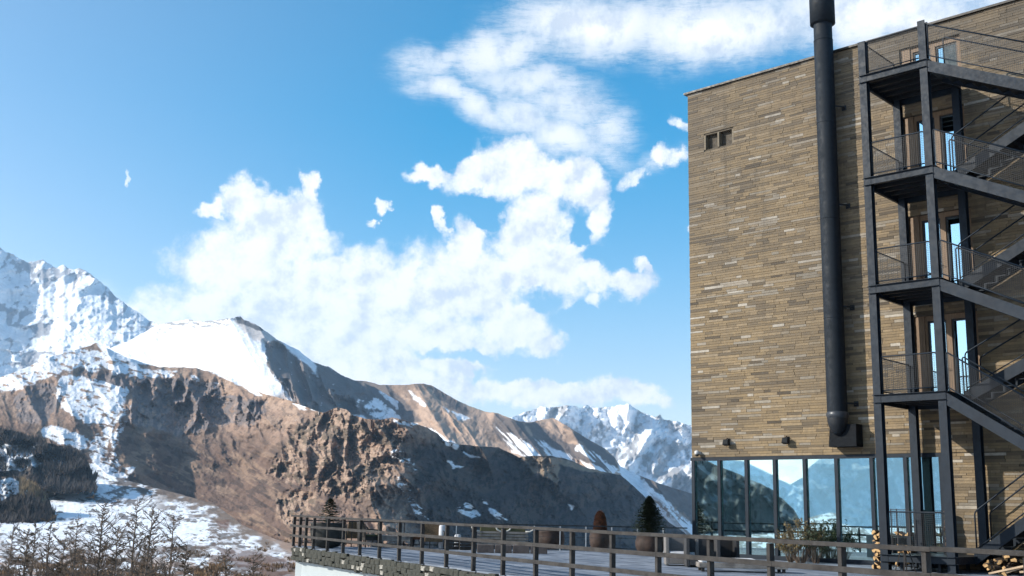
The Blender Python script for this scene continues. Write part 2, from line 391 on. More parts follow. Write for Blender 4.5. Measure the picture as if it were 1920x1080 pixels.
def terrain_material(name, bs=.02, bd=6.0, st=.9, brk=.5, rough=.9):
    m = bpy.data.materials.new(name); m.use_nodes = True; t = m.node_tree; h = G(t); b = t.nodes['Principled BSDF']
    a = h.n('ShaderNodeAttribute', attribute_name='col')
    pos = h.n('ShaderNodeNewGeometry').outputs['Position']
    f, _ = h.noise(pos, bs, 9, .7)
    f2, _ = h.noise(pos, bs*4.3, 7, .7)
    v = h.m('MULTIPLY', h.mr(f, .3, .7, 1-.35*brk, 1+.25*brk, 'LINEAR'), h.mr(f2, .3, .7, 1-.3*brk, 1+.2*brk, 'LINEAR'))
    cc = h.n('ShaderNodeCombineXYZ'); [h.put(cc.inputs[i], v) for i in range(3)]
    h.put(b.inputs['Base Color'], h.mix(1.0, a.outputs['Color'], cc.outputs[0], 'MULTIPLY'))
    b.inputs['Roughness'].default_value = rough; b.inputs['Specular IOR Level'].default_value = .1
    bn = h.n('ShaderNodeBump'); bn.inputs['Strength'].default_value = st; bn.inputs['Distance'].default_value = bd
    h.put(bn.inputs['Height'], h.m('ADD', f, h.m('MULTIPLY', f2, .35))); h.put(b.inputs['Normal'], bn.outputs[0])
    return m
def relief(name, material, x0, x1, nx, ny, ridge, foot, dist, colour, jag=2.0, jagw=14.0, back=.35, origin=EYE, flip=None, seed=1, ycurve=1.0):
    """one mountain: a slope that runs from its foot to its ridge and a back slope behind it"""
    xs = np.linspace(x0, x1, nx); t = np.linspace(0, 1, ny)**ycurve
    rg = np.array(ridge, float); ft = np.array(foot, float)
    yr = np.interp(xs, rg[:, 0], rg[:, 1])+(fbm(xs/jagw, xs*0, 5, seed, .6)-.5)*2*jag
    yf = np.interp(xs, ft[:, 0], ft[:, 1])
    X = np.repeat(xs[None], ny, 0); Y = yf[None]+(yr-yf)[None]*t[:, None]
    D = dist(X, Y, t[:, None]+0*X)
    d = rays(X, Y); P = np.array([0, 0, EYE[2]])+d*D[..., None]
    col = colour(X, Y, t[:, None]+0*X)
    nb_ = 6; top = P[-1]; dd = d[-1].copy(); dd[:, 2] = 0
    Bk = []
    for k in range(1, nb_+1):
        q = k/nb_; run = D[-1]*back*q
        p = top+dd*run[:, None]; p[:, 2] = top[:, 2]-(top[:, 2]-np.minimum(P[0, :, 2], -135))*(q**.8)*1.0; Bk.append(p)
    V = np.concatenate([P, np.array(Bk)], 0); C3 = np.concatenate([col, np.repeat(col[-1:], nb_, 0)], 0)
    if flip is not None: V = flip(V)
    ny2 = V.shape[0]; idx = np.arange(ny2*nx).reshape(ny2, nx)
    F = np.stack([idx[:-1, :-1], idx[:-1, 1:], idx[1:, 1:], idx[1:, :-1]], -1).reshape(-1, 4)
    if flip is not None: F = F[:, ::-1]
    me = bpy.data.meshes.new(name); me.vertices.add(ny2*nx); me.vertices.foreach_set('co', V.reshape(-1).astype(np.float32))
    me.loops.add(F.size); me.loops.foreach_set('vertex_index', F.reshape(-1).astype(np.int32))
    me.polygons.add(len(F)); me.polygons.foreach_set('loop_start', np.arange(0, F.size, 4, dtype=np.int32)); me.polygons.foreach_set('loop_total', np.full(len(F), 4, np.int32))
    me.update(calc_edges=True); me.polygons.foreach_set('use_smooth', np.ones(len(F), bool))
    ca = me.color_attributes.new('col', 'FLOAT_COLOR', 'POINT')
    ca.data.foreach_set('color', np.concatenate([C3.reshape(-1, 3), np.ones((ny2*nx, 1))], 1).reshape(-1).astype(np.float32))
    me.materials.append(material)
    return link(name, me, kind='structure')
def mixc(a, b, f):
    return a*(1-f[..., None])+np.array(b, float)*f[..., None]
SNOW = (.86, .88, .92); GRASS = (.33, .225, .168); GRASS2 = (.44, .31, .23); ROCK = (.085, .078, .078); ROCKL = (.30, .215, .16); BUSH = (.13, .098, .082); TREEC = (.04, .037, .036)
TM_FAR = terrain_material('far_mountain_ground', .004, 40, .9, .5)
TM_MID = terrain_material('mid_mountain_ground', .010, 14, .9, .5)
TM_NEAR = terrain_material('near_mountain_ground', .02, 9, 1.0, .7)
TM_VAL = terrain_material('valley_ground', .03, 2.0, .6, .35)
# ------------------------------------------------------------------ terrain
def nz(X, Y, w, s, o=5, k=1.0, gain=.55): return fbm(X/w, Y/(w*k), o, s, gain)
# far left snowy giant
def dA(X, Y, T):
    D = np.interp(X, [-420, -200, 20, 70, 300], [9300, 9800, 10400, 10350, 8900])-2600*(1-T)
    D = D-150*(ridged((X-Y*.9)/55, (Y+X*.3)/38, 6, 11)-.5)-190*(fbm((X+Y*.3)/34, Y/26, 6, 12, .6)-.5)
    return D
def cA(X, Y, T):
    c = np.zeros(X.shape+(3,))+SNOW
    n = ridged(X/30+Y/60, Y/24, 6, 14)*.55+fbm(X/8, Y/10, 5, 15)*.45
    m = sstep(.57, .66, n+.18*sstep(.75, 1.0, T)+.16*poly(X, Y, [(-300, 560), (60, 575), (130, 640), (60, 700), (-300, 720)], 10, 20, 30, 5))  # extra rock tone at lower left also stands in for blue shade
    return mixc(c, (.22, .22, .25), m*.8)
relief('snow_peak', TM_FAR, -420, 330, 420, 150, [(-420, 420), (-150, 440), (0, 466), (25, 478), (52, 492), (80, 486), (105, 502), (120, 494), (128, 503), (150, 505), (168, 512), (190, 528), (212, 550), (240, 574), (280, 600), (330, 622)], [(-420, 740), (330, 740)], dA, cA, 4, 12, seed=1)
# far snow mountain on the right
def dD(X, Y, T):
    D = 12500-2600*(1-T)
    D = D-1300*(ridged((X+Y*.55)/85, Y/120, 6, 21)-.5)-500*(fbm(X/15, Y/18, 5, 22)-.5)
    return D
def cD(X, Y, T):
    c = np.zeros(X.shape+(3,))+SNOW
    n = ridged((X+Y*.5)/34, Y/48, 5, 24)*.55+fbm(X/8, Y/11, 4, 25)*.45
    m = sstep(.47, .60, n+.10*sstep(820, 930, Y)+.1*poly(X, Y, [(1250, 820), (1300, 830), (1300, 950), (1210, 900)], 14, 20, 30, 5))
    return mixc(c, (.22, .20, .19), m*.8)
relief('snow_range', TM_FAR, 900, 2500, 1000, 150, [(900, 800), (960, 782), (1013, 762), (1040, 764), (1070, 760), (1086, 765), (1102, 761), (1118, 763), (1133, 764), (1164, 759), (1179, 757), (1194, 767), (1215, 778), (1230, 782), (1238, 777), (1244, 786), (1274, 791), (1290, 796), (1400, 812), (1520, 790), (1700, 822), (1900, 780), (2200, 830), (2500, 860)], [(900, 960), (1560, 975), (2500, 1000)], dD, cD, 3, 9, seed=2)
# snow ridge with dark cliffs
def dB(X, Y, T):
    D = table(X-(Y-640)*.55, Y, [600, 700, 800], [150, 300, 400, 455, 500, 560, 640, 720, 820],
              [[5900, 5500, 5150, 4950, 4930, 5250, 5750, 6250, 6700], [5300, 4950, 4650, 4480, 4450, 4750, 5150, 5600, 6100], [4700, 4400, 4150, 4020, 4000, 4250, 4600, 5000, 5500]])
    rough_ = .04+1.0*poly(X, Y, B_CLIFF, 10, 6, 20, 5)+.35*sstep(560, 640, X)
    return D-rough_*(260*(ridged((X-Y*.35)/26, (Y+X*.2)/60, 6, 31)-.5))-40*(fbm(X/60, Y/60, 4, 32)-.5)
B_CLIFF = [(497, 640), (520, 640), (560, 672), (600, 705), (650, 745), (690, 778), (560, 778), (540, 745), (530, 722), (508, 700), (497, 668)]
def cB(X, Y, T):
    c = np.zeros(X.shape+(3,))+SNOW
    fine = fbm(X/7, Y/7, 5, 33, .6)
    c = mixc(c, (.17, .15, .145), poly(X, Y, B_CLIFF, 2.0, 7, 14, 34)*sstep(.22, .34, fine+.1))
    c = mixc(c, (.30, .22, .16), poly(X, Y, [(437, 597), (462, 602), (495, 616), (540, 642), (505, 646), (485, 640), (455, 618)], 4, 6, 14, 35)*.55)
    c = mixc(c, (.12, .12, .13), poly(X, Y, [(440, 594), (452, 592), (468, 604), (495, 617), (490, 622), (460, 610), (445, 604)], 1.5, 3, 8, 36))
    c = mixc(c, (.13, .12, .12), poly(X, Y, [(585, 672), (622, 690), (665, 712), (735, 722), (775, 760), (840, 820), (700, 800), (640, 740), (600, 712)], 3, 8, 18, 37)*sstep(.40, .55, ridged((X-Y*1.1)/30, Y/60, 4, 39)*.5+fine*.5+.12))
    c = mixc(c, GRASS, poly(X, Y, [(480, 750), (540, 735), (575, 760), (640, 790), (480, 800)], 4, 8, 18, 38)*.7*sstep(.4, .5, fine))
    c = mixc(c, (.2, .19, .19), sstep(.90, .97, T)*sstep(.52, .60, fbm(X/10, Y/3, 4, 40))*sstep(285, 300, X)*sstep(445, 430, X)*.8)
    c = mixc(c, (.2, .18, .17), sstep(.66, .72, fine)*.6*sstep(690, 600, Y)*sstep(560, 300, X))
    return c
relief('snowy_ridge', TM_MID, 140, 860, 620, 190, [(140, 668), (200, 655), (240, 640), (293, 610), (320, 604), (350, 599), (380, 603), (400, 601), (433, 597), (444, 594), (450, 592), (458, 600), (467, 602), (480, 608), (493, 617), (505, 626), (520, 637), (560, 657), (587, 679), (617, 688), (640, 703), (660, 711), (700, 725), (760, 760), (860, 830)], [(140, 800), (860, 850)], dB, cB, 1.2, 8, seed=3)
# brown hills with snow streaks running down to the right
def dC(X, Y, T):
    D = table(X-(Y-760)*.62, Y, [715, 790, 860, 1000], [560, 640, 720, 800, 845, 900, 940, 985, 1020, 1042, 1100, 1200, 1320],
              [[5800, 5700, 5550, 5150, 5400, 5650, 5600, 5800, 5650, 5600, 6100, 6900, 7600],
               [5300, 5150, 4950, 4500, 4650, 4700, 4500, 4850, 4850, 4750, 5250, 6000, 6700],
               [4800, 4600, 4400, 3950, 4050, 4050, 3900, 4300, 4300, 4150, 4700, 5300, 6000],
               [4300, 4100, 3900, 3500, 3500, 3500, 3400, 3700, 3700, 3600, 4000, 4500, 5200]])
    return D-260*(ridged((X-Y*.8)/75, Y/200, 5, 41)-.5)-70*(fbm(X/14, Y/14, 5, 42)-.5)
def cC(X, Y, T):
    c = np.zeros(X.shape+(3,))+GRASS2; fine = fbm(X/7, Y/7, 5, 43, .6)
    c = mixc(c, (.17, .12, .09), sstep(.45, .62, fbm(X/40, Y/24, 4, 44))*.7)
    for P in ([(667, 712), (720, 720), (757, 745), (790, 790), (760, 800), (700, 790), (660, 740)], [(812, 722), (850, 745), (880, 770), (870, 780), (835, 760), (812, 740)],
              [(925, 775), (975, 790), (1040, 870), (1060, 880), (990, 858), (935, 828), (918, 795)], [(985, 795), (1000, 790), (1100, 850), (1150, 875), (1140, 890), (1080, 860), (1020, 850)],
              [(1060, 800), (1100, 822), (1152, 858), (1164, 880), (1140, 880), (1090, 830)], [(1180, 880), (1240, 905), (1330, 930), (1330, 1000), (1285, 985), (1215, 920)]):
        c = mixc(c, (.105, .095, .095), poly(X, Y, P, 3, 7, 14, 45)*.85)  # darker tone on the shaded flanks, shade put into the colour
    st_ = fbm((X-Y*.95)/5.5, (X+Y)/70, 5, 46, .6)
    for P, k in (([(655, 712), (700, 735), (740, 790), (700, 795), (650, 730)], .52), ([(762, 730), (772, 733), (800, 758), (797, 762), (775, 748)], .1), ([(845, 770), (860, 775), (882, 785), (860, 786)], .1), ([(830, 762), (845, 770), (840, 775)], .2),
                 ([(760, 790), (800, 800), (858, 832), (850, 840), (780, 800)], .35), ([(930, 800), (1030, 850), (1090, 880), (1060, 882), (960, 850)], .5), ([(1000, 820), (1100, 868), (1160, 885), (1050, 880)], .52),
                 ([(1160, 872), (1185, 880), (1235, 925), (1300, 985), (1300, 1010), (1255, 990), (1200, 930), (1165, 895)], .40), ([(1085, 830), (1160, 880), (1150, 885), (1080, 845)], .5)):
        c = mixc(c, SNOW, poly(X, Y, P, 1.5, 5, 10, 47)*sstep(k-.04, k+.06, st_+.08))
    c = mixc(c, (.33, .22, .16), poly(X, Y, [(1225, 935), (1285, 960), (1300, 985), (1250, 970)], 2, 8, 10, 48)*sstep(.45, .55, fine)*.8)
    return c
relief('brown_hills', TM_MID, 560, 1420, 700, 230, [(560, 760), (640, 720), (667, 713), (687, 715), (713, 722), (760, 722), (778, 720), (793, 719), (810, 723), (850, 747), (877, 760), (910, 772), (933, 775), (973, 790), (995, 792), (1015, 787), (1037, 783), (1064, 799), (1099, 821), (1135, 842), (1152, 857), (1164, 875), (1191, 888), (1235, 906), (1274, 918), (1295, 925), (1420, 960)], [(560, 900), (900, 960), (1420, 1080)], dC, cC, 1.0, 9, seed=4)
# the near mountain: long brown slope on the left, rocky outcrop in the middle
FR = [(-420, 800), (-200, 752), (0, 708), (43, 692), (83, 673), (133, 657), (165, 650), (180, 643), (192, 650), (207, 655), (233, 668), (267, 680), (300, 688), (367, 690), (400, 698), (450, 713), (490, 737), (547, 753), (593, 770), (606, 774), (613, 771), (625, 766), (633, 764), (650, 767), (663, 779), (683, 786), (717, 787), (737, 782), (767, 790), (800, 802), (820, 813), (833, 826), (860, 833), (900, 837), (933, 838), (960, 850), (973, 857), (998, 855), (1033, 855), (1046, 857), (1070, 863), (1099, 877), (1135, 885), (1164, 890), (1182, 907), (1206, 928), (1218, 943), (1235, 961), (1253, 978), (1290, 1004), (1400, 1060)]
CL1 = [(248, 712), (300, 708), (352, 712), (372, 722), (410, 715), (420, 740), (440, 742), (500, 752), (490, 790), (470, 800), (440, 790), (400, 800), (330, 815), (270, 800), (225, 800), (245, 760)]
CL2 = [(150, 690), (180, 698), (212, 694), (245, 712), (235, 730), (205, 722), (170, 712), (150, 704)]
CL3 = [(30, 735), (75, 720), (125, 722), (110, 760), (90, 790), (40, 795), (25, 760)]
CL4 = [(560, 800), (600, 775), (650, 770), (690, 795), (740, 800), (760, 830), (740, 900), (720, 930), (690, 940), (640, 930), (600, 925), (560, 905), (520, 900), (500, 880), (530, 850)]
CL5 = [(520, 940), (560, 920), (590, 930), (575, 960), (540, 985), (518, 975)]
CL6 = [(960, 858), (1060, 862), (1045, 900), (1043, 935), (1010, 910), (975, 880)]
def dF(X, Y, T):
    W1 = 44*(fbm(X/60, Y/50, 4, 49)-.5)
    D = sum(table(X-(Y-850)*.10+W1+o_, Y, [640, 700, 780, 880, 960, 1060], [-420, 0, 130, 250, 330, 430, 520, 600, 680, 745, 800, 860, 1000, 1035, 1052, 1150, 1250, 1400],
              [[3500, 3350, 3200, 3250, 3380, 3300, 3050, 2750, 2400, 2350, 2560, 2800, 3200, 3160, 3230, 3650, 4000, 4600],
               [3280, 3130, 2990, 3030, 3120, 3050, 2820, 2560, 2260, 2200, 2400, 2630, 3030, 2990, 3060, 3480, 3830, 4400],
               [2960, 2820, 2700, 2740, 2860, 2800, 2570, 2330, 2060, 2010, 2190, 2410, 2790, 2740, 2850, 3260, 3600, 4150],
               [2650, 2520, 2420, 2480, 2640, 2600, 2360, 2110, 1880, 1850, 2020, 2230, 2580, 2510, 2680, 3040, 3380, 3900],
               [2350, 2260, 2200, 2260, 2420, 2330, 2090, 1880, 1720, 1710, 1880, 2080, 2400, 2380, 2480, 2820, 3130, 3650],
               [2050, 1990, 1950, 2000, 2130, 2050, 1840, 1680, 1560, 1560, 1720, 1900, 2200, 2200, 2260, 2600, 2900, 3400]]) for o_ in (-24, -12, 0, 12, 24))/5
    cl = np.maximum.reduce([poly(X, Y, P, 14, 6, 20, 5)*k_ for P, k_ in ((CL1, 1), (CL2, .6), (CL3, .4), (CL4, 1), (CL5, 1), (CL6, 1))])
    r1 = ridged((X+(Y-800)*.10)/24+.5*fbm(X/30, Y/30, 3, 50), (Y+X*.15)/52, 6, 51); r2 = ridged((X-Y*.45)/62, Y/95, 6, 52)
    D = D-(.07+.93*cl)*105*(r1-.45)-(48+60*cl+70*sstep(560, 700, X))*(r2-.5)-(12+40*cl+22*sstep(480, 640, X))*(fbm(X/9, Y/9, 6, 53, .6)-.5)
    return D
def cF(X, Y, T):
    fine = fbm(X/7, Y/7, 5, 54, .62); mid_ = fbm(X/34, Y/22, 5, 55)
    c = np.zeros(X.shape+(3,))+GRASS
    c = mixc(c, GRASS2, sstep(.5, .62, mid_)*.7)
    c = mixc(c, BUSH, sstep(.44, .58, fbm((X+Y*.8)/26, Y/40, 5, 56))*.8*sstep(740, 900, Y))
    c = mixc(c, BUSH, sstep(.56, .64, fine)*.6)
    sc2 = sstep(775, 850, Y-.12*(X-300))*sstep(760, 560, X)
    c = mixc(c, (.16, .105, .082), sc2*.85); c = mixc(c, (.34, .235, .165), sc2*sstep(.48, .58, fbm((X+Y*1.3)/60, (Y-X*.6)/12, 5, 66))*.6)
    c = mixc(c, (.065, .05, .046), sc2*sstep(.53, .63, fbm((X+Y*1.2)/30, (Y-X*.6)/10, 5, 67))*.7)
    cl = np.maximum.reduce([poly(X, Y, P, 3, 9, 16, 57) for P in (CL1, CL2, CL3)])
    cl2 = np.maximum.reduce([poly(X, Y, P, 4, 14, 18, 58) for P in (CL4, CL5, CL6)])
    st_ = fbm(X/5, Y/16, 5, 59, .6)
    c = mixc(c, (.20, .17, .165), cl*sstep(.3, .42, fine)); c = mixc(c, (.40, .30, .25), cl*sstep(.55, .68, st_)*sstep(730, 790, Y)*.8)
    c = mixc(c, (.42, .30, .225), cl2*sstep(.40, .55, st_)*.9); c = mixc(c, (.15, .115, .085), cl2*sstep(.52, .60, fbm(X/13, Y/10, 5, 60))*.9)
    # shaded side darkened in the colour, with mottled vegetation tones; sunlit spur paler
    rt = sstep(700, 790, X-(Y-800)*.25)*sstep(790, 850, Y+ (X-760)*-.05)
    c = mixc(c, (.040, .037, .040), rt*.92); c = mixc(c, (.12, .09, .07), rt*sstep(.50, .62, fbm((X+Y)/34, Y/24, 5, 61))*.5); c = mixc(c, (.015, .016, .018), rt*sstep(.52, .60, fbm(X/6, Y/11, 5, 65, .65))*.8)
    c = mixc(c, (.32, .24, .17), poly(X, Y, [(975, 855), (1060, 860), (1140, 888), (1100, 884), (1050, 872), (1043, 930), (1038, 900), (1000, 885)], 2, 5, 10, 62)*.8)
    # snow
    sn = np.zeros(X.shape)
    for P, k, w in (([(-420, 790), (0, 700), (60, 678), (150, 650), (230, 668), (270, 690), (230, 700), (150, 690), (60, 720), (0, 735), (-420, 830)], .40, 12), ([(180, 645), (210, 655), (300, 688), (250, 682), (200, 668)], .2, 3),
                    ([(250, 690), (330, 696), (320, 706), (240, 708)], .36, 5), ([(110, 705), (150, 702), (240, 732), (235, 760), (200, 800), (160, 790), (118, 770), (105, 740)], .37, 10),
                    ([(70, 805), (100, 800), (160, 815), (165, 840), (120, 838), (85, 820)], .36, 8), ([(165, 838), (185, 815), (200, 800), (215, 790), (205, 830), (200, 860), (225, 890), (240, 905), (190, 900), (172, 870)], .42, 6),
                    ([(215, 785), (250, 755), (245, 765), (205, 810)], .46, 5), ([(385, 693), (470, 718), (492, 742), (480, 742), (460, 728)], .30, 3), ([(545, 755), (580, 762), (600, 772), (560, 766)], .4, 4),
                    ([(360, 700), (376, 715), (360, 722)], .5, 5), ([(400, 715), (415, 722), (400, 728)], .5, 5), ([(735, 786), (790, 796), (770, 800), (740, 792)], .45, 4), ([(720, 835), (770, 850), (780, 880), (740, 860)], .56, 8),
                    ([(832, 826), (860, 834), (856, 842), (838, 836)], .2, 4), ([(870, 848), (900, 858), (880, 858)], .4, 4), ([(735, 880), (760, 905), (790, 950), (805, 975), (780, 962), (750, 920)], .53, 7),
                    ([(860, 945), (880, 942), (900, 965), (880, 972), (855, 960)], .48, 6), ([(905, 940), (925, 955), (950, 975), (925, 970)], .5, 5), ([(840, 865), (870, 875), (850, 878)], .5, 5), ([(1065, 945), (1080, 948), (1072, 956)], .5, 4),
                    ([(205, 815), (235, 790), (215, 850), (225, 880), (260, 860), (235, 905), (205, 880)], .56, 8)):
        sn = np.maximum(sn, poly(X, Y, P, 1.5, w, 12, 63)*sstep(k-.04, k+.05, fbm((X+Y*.4)/15, (Y-X*.25)/5.5, 6, 64, .62)))
    c = mixc(c, SNOW, sn)
    return c
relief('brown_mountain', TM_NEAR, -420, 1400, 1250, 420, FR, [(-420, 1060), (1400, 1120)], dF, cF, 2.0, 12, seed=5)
# dark wooded spur at the left
def dG(X, Y, T): return 1720+260*T+(X+50)*-.6-150*(ridged(X/40, Y/30, 5, 71)-.5)-38*(fbm(X/6, Y/7, 6, 72, .7)-.5)
def cG(X, Y, T):
    c = np.zeros(X.shape+(3,))+TREEC; fine = fbm(X/7, Y/5, 5, 73, .65)
    c = mixc(c, (.14, .105, .085), sstep(.52, .60, fine)*.75)
    for P, k in (([(-400, 830), (0, 832), (70, 835), (60, 850), (80, 870), (40, 880), (-400, 900)], .22), ([(80, 850), (95, 848), (118, 868), (110, 875)], .25), ([(-400, 890), (0, 895), (20, 900), (0, 920), (-400, 940)], .3)):
        c = mixc(c, SNOW, poly(X, Y, P, 1.5, 7, 14, 74)*sstep(k-.03, k+.06, fine))
    return c
GRL = [(-700, 700), (-420, 745), (-200, 785), (0, 804), (30, 808), (67, 822), (100, 834), (125, 836), (140, 840), (155, 852), (166, 868), (172, 884), (178, 902), (182, 915)]; GFL = [(-700, 1000), (0, 930), (182, 920)]
relief('wooded_spur', TM_NEAR, -700, 182, 520, 150, GRL, GFL, dG, cG, 3.6, 4, seed=6)
def dK(X, Y, T): return 1150+170*T+(X-40)*1.0*sstep(30, 100, X)-50*(ridged(X/30, Y/26, 5, 81)-.5)-24*(fbm(X/5, Y/6, 6, 82, .7)-.5)
def cK(X, Y, T):
    fine = fbm(X/6, Y/5, 5, 83, .65); c = mixc(np.zeros(X.shape+(3,))+(.05, .042, .038), (.15, .11, .085), sstep(.52, .6, fine)*.7)
    c = mixc(c, (.33, .25, .15), poly(X, Y, [(40, 893), (75, 905), (92, 925), (85, 940), (60, 925), (40, 910)], 4, 6, 10, 84)*.9)
    c = mixc(c, SNOW, poly(X, Y, [(-500, 880), (0, 895), (40, 900), (55, 915), (60, 930), (20, 925), (-10, 950), (0, 975), (-500, 990)], 2, 7, 12, 85)*sstep(.34, .42, fine))
    return c
KRL = [(-500, 860), (-200, 880), (0, 893), (30, 892), (50, 899), (70, 910), (85, 924), (94, 940), (99, 956), (102, 968)]; KFL = [(-500, 1020), (0, 1000), (102, 975)]
relief('wooded_knoll', TM_NEAR, -500, 102, 330, 90, KRL, KFL, dK, cK, 3.0, 4, seed=7)
def woods(name, n, x0, x1, y0, y1, keep, dist, H0, H1, m, seed, label, rl, fl):
    """a far-off bare wood standing on a slope"""
    r_ = random.Random(seed); b_ = MB(); X = np.array([r_.uniform(x0, x1) for _ in range(n)]); Y = np.array([r_.uniform(y0, y1) for _ in range(n)]); k_ = keep(X, Y); yr_ = np.interp(X, *zip(*rl)); yf_ = np.interp(X, *zip(*fl)); D = dist(X, Y, np.clip((yf_-Y)/(yf_-yr_), 0, 1))
    for i in np.nonzero(k_)[0]:
        d = rays(X[i], Y[i]); p = np.array([0, 0, 1.5])+d*D[i]*.99; H = r_.uniform(H0, H1); p[2] -= .15*H
        for j in range(9):
            a = r_.uniform(0, 6.28); q = r_.uniform(.05, .34)*H; z_ = r_.uniform(.15, .5)*H; top_ = p+np.array([math.cos(a)*q, math.sin(a)*q, z_+r_.uniform(.3, .55)*H]); w_ = .045*H
            b_.tri(p+np.array([0, 0, z_*.6]), p+np.array([w_*math.sin(a)+w_, -w_*math.cos(a), z_*.6]), top_)
    return b_.build(name, m, None, kind='stuff', label=label)
DARKW = mat('dark_wood_twigs', (.06, .05, .046), .95, 0, .3, .03, tint=(.03, .026, .026)); GOLDW = mat('golden_wood_twigs', (.26, .18, .10), .95, 0, .3, .03, tint=(.10, .07, .05))
woods('spur_wood', 2200, -60, 180, 806, 926, lambda X, Y: (Y > np.interp(X, [-60, 0, 67, 125, 155, 172], [790, 806, 826, 838, 856, 890])) & (((X > 95) & (Y > 845)) | (Y < 832) | (fbm(X/22, Y/12, 3, 76) > .54)), dG, 12, 21, DARKW, 1, 'dark bare wood on the spur at the left edge', GRL, GFL)
woods('knoll_wood', 800, -60, 104, 900, 986, lambda X, Y: (Y > np.interp(X, [-60, 30, 70, 94, 98], [890, 897, 915, 945, 960])) & (Y > 945-.25*X), dK, 8, 14, DARKW, 2, 'dark bare wood on the lower flank of the snowy knoll', KRL, KFL)
woods('golden_wood', 380, 36, 94, 897, 935, lambda X, Y: (Y > np.interp(X, [30, 70, 94], [897, 915, 942])), dK, 7, 12, GOLDW, 3, 'golden bare trees along the crest of the snowy knoll', KRL, KFL)
# snowy valley floor
def dH(X, Y, T):
    D = np.interp(Y, [860, 890, 920, 960, 1000, 1040, 1080, 1120, 1200], [2450, 2150, 1850, 1400, 950, 560, 340, 250, 150])
    return D*(1-.02*(fbm(X/30, Y/12, 4, 91)-.5))*(1+.012*(fbm(X/6, Y/3, 4, 92)-.5))
def cH(X, Y, T):
    c = np.zeros(X.shape+(3,))+SNOW
    a = fbm(X/19, Y/6.0, 6, 93, .58); b = fbm(X/70, Y/22, 4, 94); f3 = fbm(X/6, Y/2.6, 5, 95, .6)
    c = mixc(c, (.10, .08, .07), sstep(.57, .64, a+.5*(b-.5))*.85)
    c = mixc(c, (.16, .11, .075), sstep(.64, .70, f3+.5*(b-.5))*.8)
    c = mixc(c, (.10, .075, .06), poly(X, Y, [(150, 885), (240, 895), (330, 912), (400, 935), (410, 948), (330, 938), (260, 925), (200, 905)], 3, 10, 16, 96)*sstep(.38, .48, a)*.9)
    ed_ = sstep(.80, .99, T+.5*(fbm(X/20, Y/8, 5, 102)-.5))*sstep(250, 330, X); c = mixc(c, (.20, .145, .11), ed_*.95)
    lo = sstep(985, 1075, Y)
    c = mixc(c, (.24, .125, .055), sstep(.56, .63, fbm(X/20, Y/6, 5, 97)+.10*lo)*lo*.8)
    c = mixc(c, (.10, .065, .05), sstep(.58, .65, fbm(X/24, Y/7, 5, 98)+.07*lo)*lo*.8)
    c = mixc(c, (.15, .09, .07), poly(X, Y, [(400, 1020), (440, 1035), (470, 1030), (560, 1060), (560, 1090), (480, 1080), (420, 1045)], 3, 10, 14, 99)*.8)
    c = mixc(c, (.18, .10, .07), poly(X, Y, [(405, 978), (430, 974), (432, 990), (412, 990)], 2, 3, 8, 100)*.8)
    c = mixc(c, GRASS, poly(X, Y, [(430, 950), (700, 1000), (700, 1200), (560, 1200), (545, 1040), (500, 1010), (455, 985)], 6, 10, 14, 101)*.9)
    return c
relief('valley_floor', TM_VAL, -700, 720, 760, 360, [(-700, 890), (-100, 880), (100, 872), (180, 868), (200, 888), (250, 904), (330, 924), (400, 944), (430, 965), (455, 985), (520, 1012), (600, 1030), (720, 1060)], [(-700, 1180), (720, 1180)], dH, cH, 1.2, 10, back=.15, seed=8)
# the ground itself: one sheet from under the terrace to the horizon
nr, na = 60, 96
rr = np.concatenate([[0.01], np.geomspace(6, 40000, nr-1)])
zz = np.interp(rr, [0, 12, 60, 150, 300, 600, 1300, 40000], [-7, -7, -9.5, -20, -32, -66, -130, -140])
TH, RR = np.meshgrid(np.linspace(0, 2*math.pi, na+1), rr)
V = np.stack([RR*np.sin(TH), RR*np.cos(TH)+8, np.repeat(zz[:, None], na+1, 1)+(fbm(RR*np.sin(TH)/9, RR*np.cos(TH)/9, 4, 5)-.5)*1.2*sstep(30, 60, RR)], -1)
idx = np.arange(nr*(na+1)).reshape(nr, na+1)
F = np.stack([idx[:-1, :-1], idx[1:, :-1], idx[1:, 1:], idx[:-1, 1:]], -1).reshape(-1, 4)
me = bpy.data.meshes.new('ground'); me.from_pydata(V.reshape(-1, 3).tolist(), [], F.tolist()); me.update()
def ground_material():
    m = bpy.data.materials.new('snowy_ground'); m.use_nodes = True; t = m.node_tree; h = G(t); b = t.nodes['Principled BSDF']
    pos = h.n('ShaderNodeNewGeometry').outputs['Position']; f, _ = h.noise(pos, .12, 7, .62); f2, _ = h.noise(pos, .9, 6, .6)
    brown = h.ramp(f2, [(.35, (.07, .05, .035)), (.6, (.24, .14, .07))])
    h.put(b.inputs['Base Color'], h.mix(h.mr(f, .42, .55), brown, (*SNOW, 1))); b.inputs['Roughness'].default_value = .9
    return m
me.materials.append(ground_material()); link('ground', me, kind='structure')

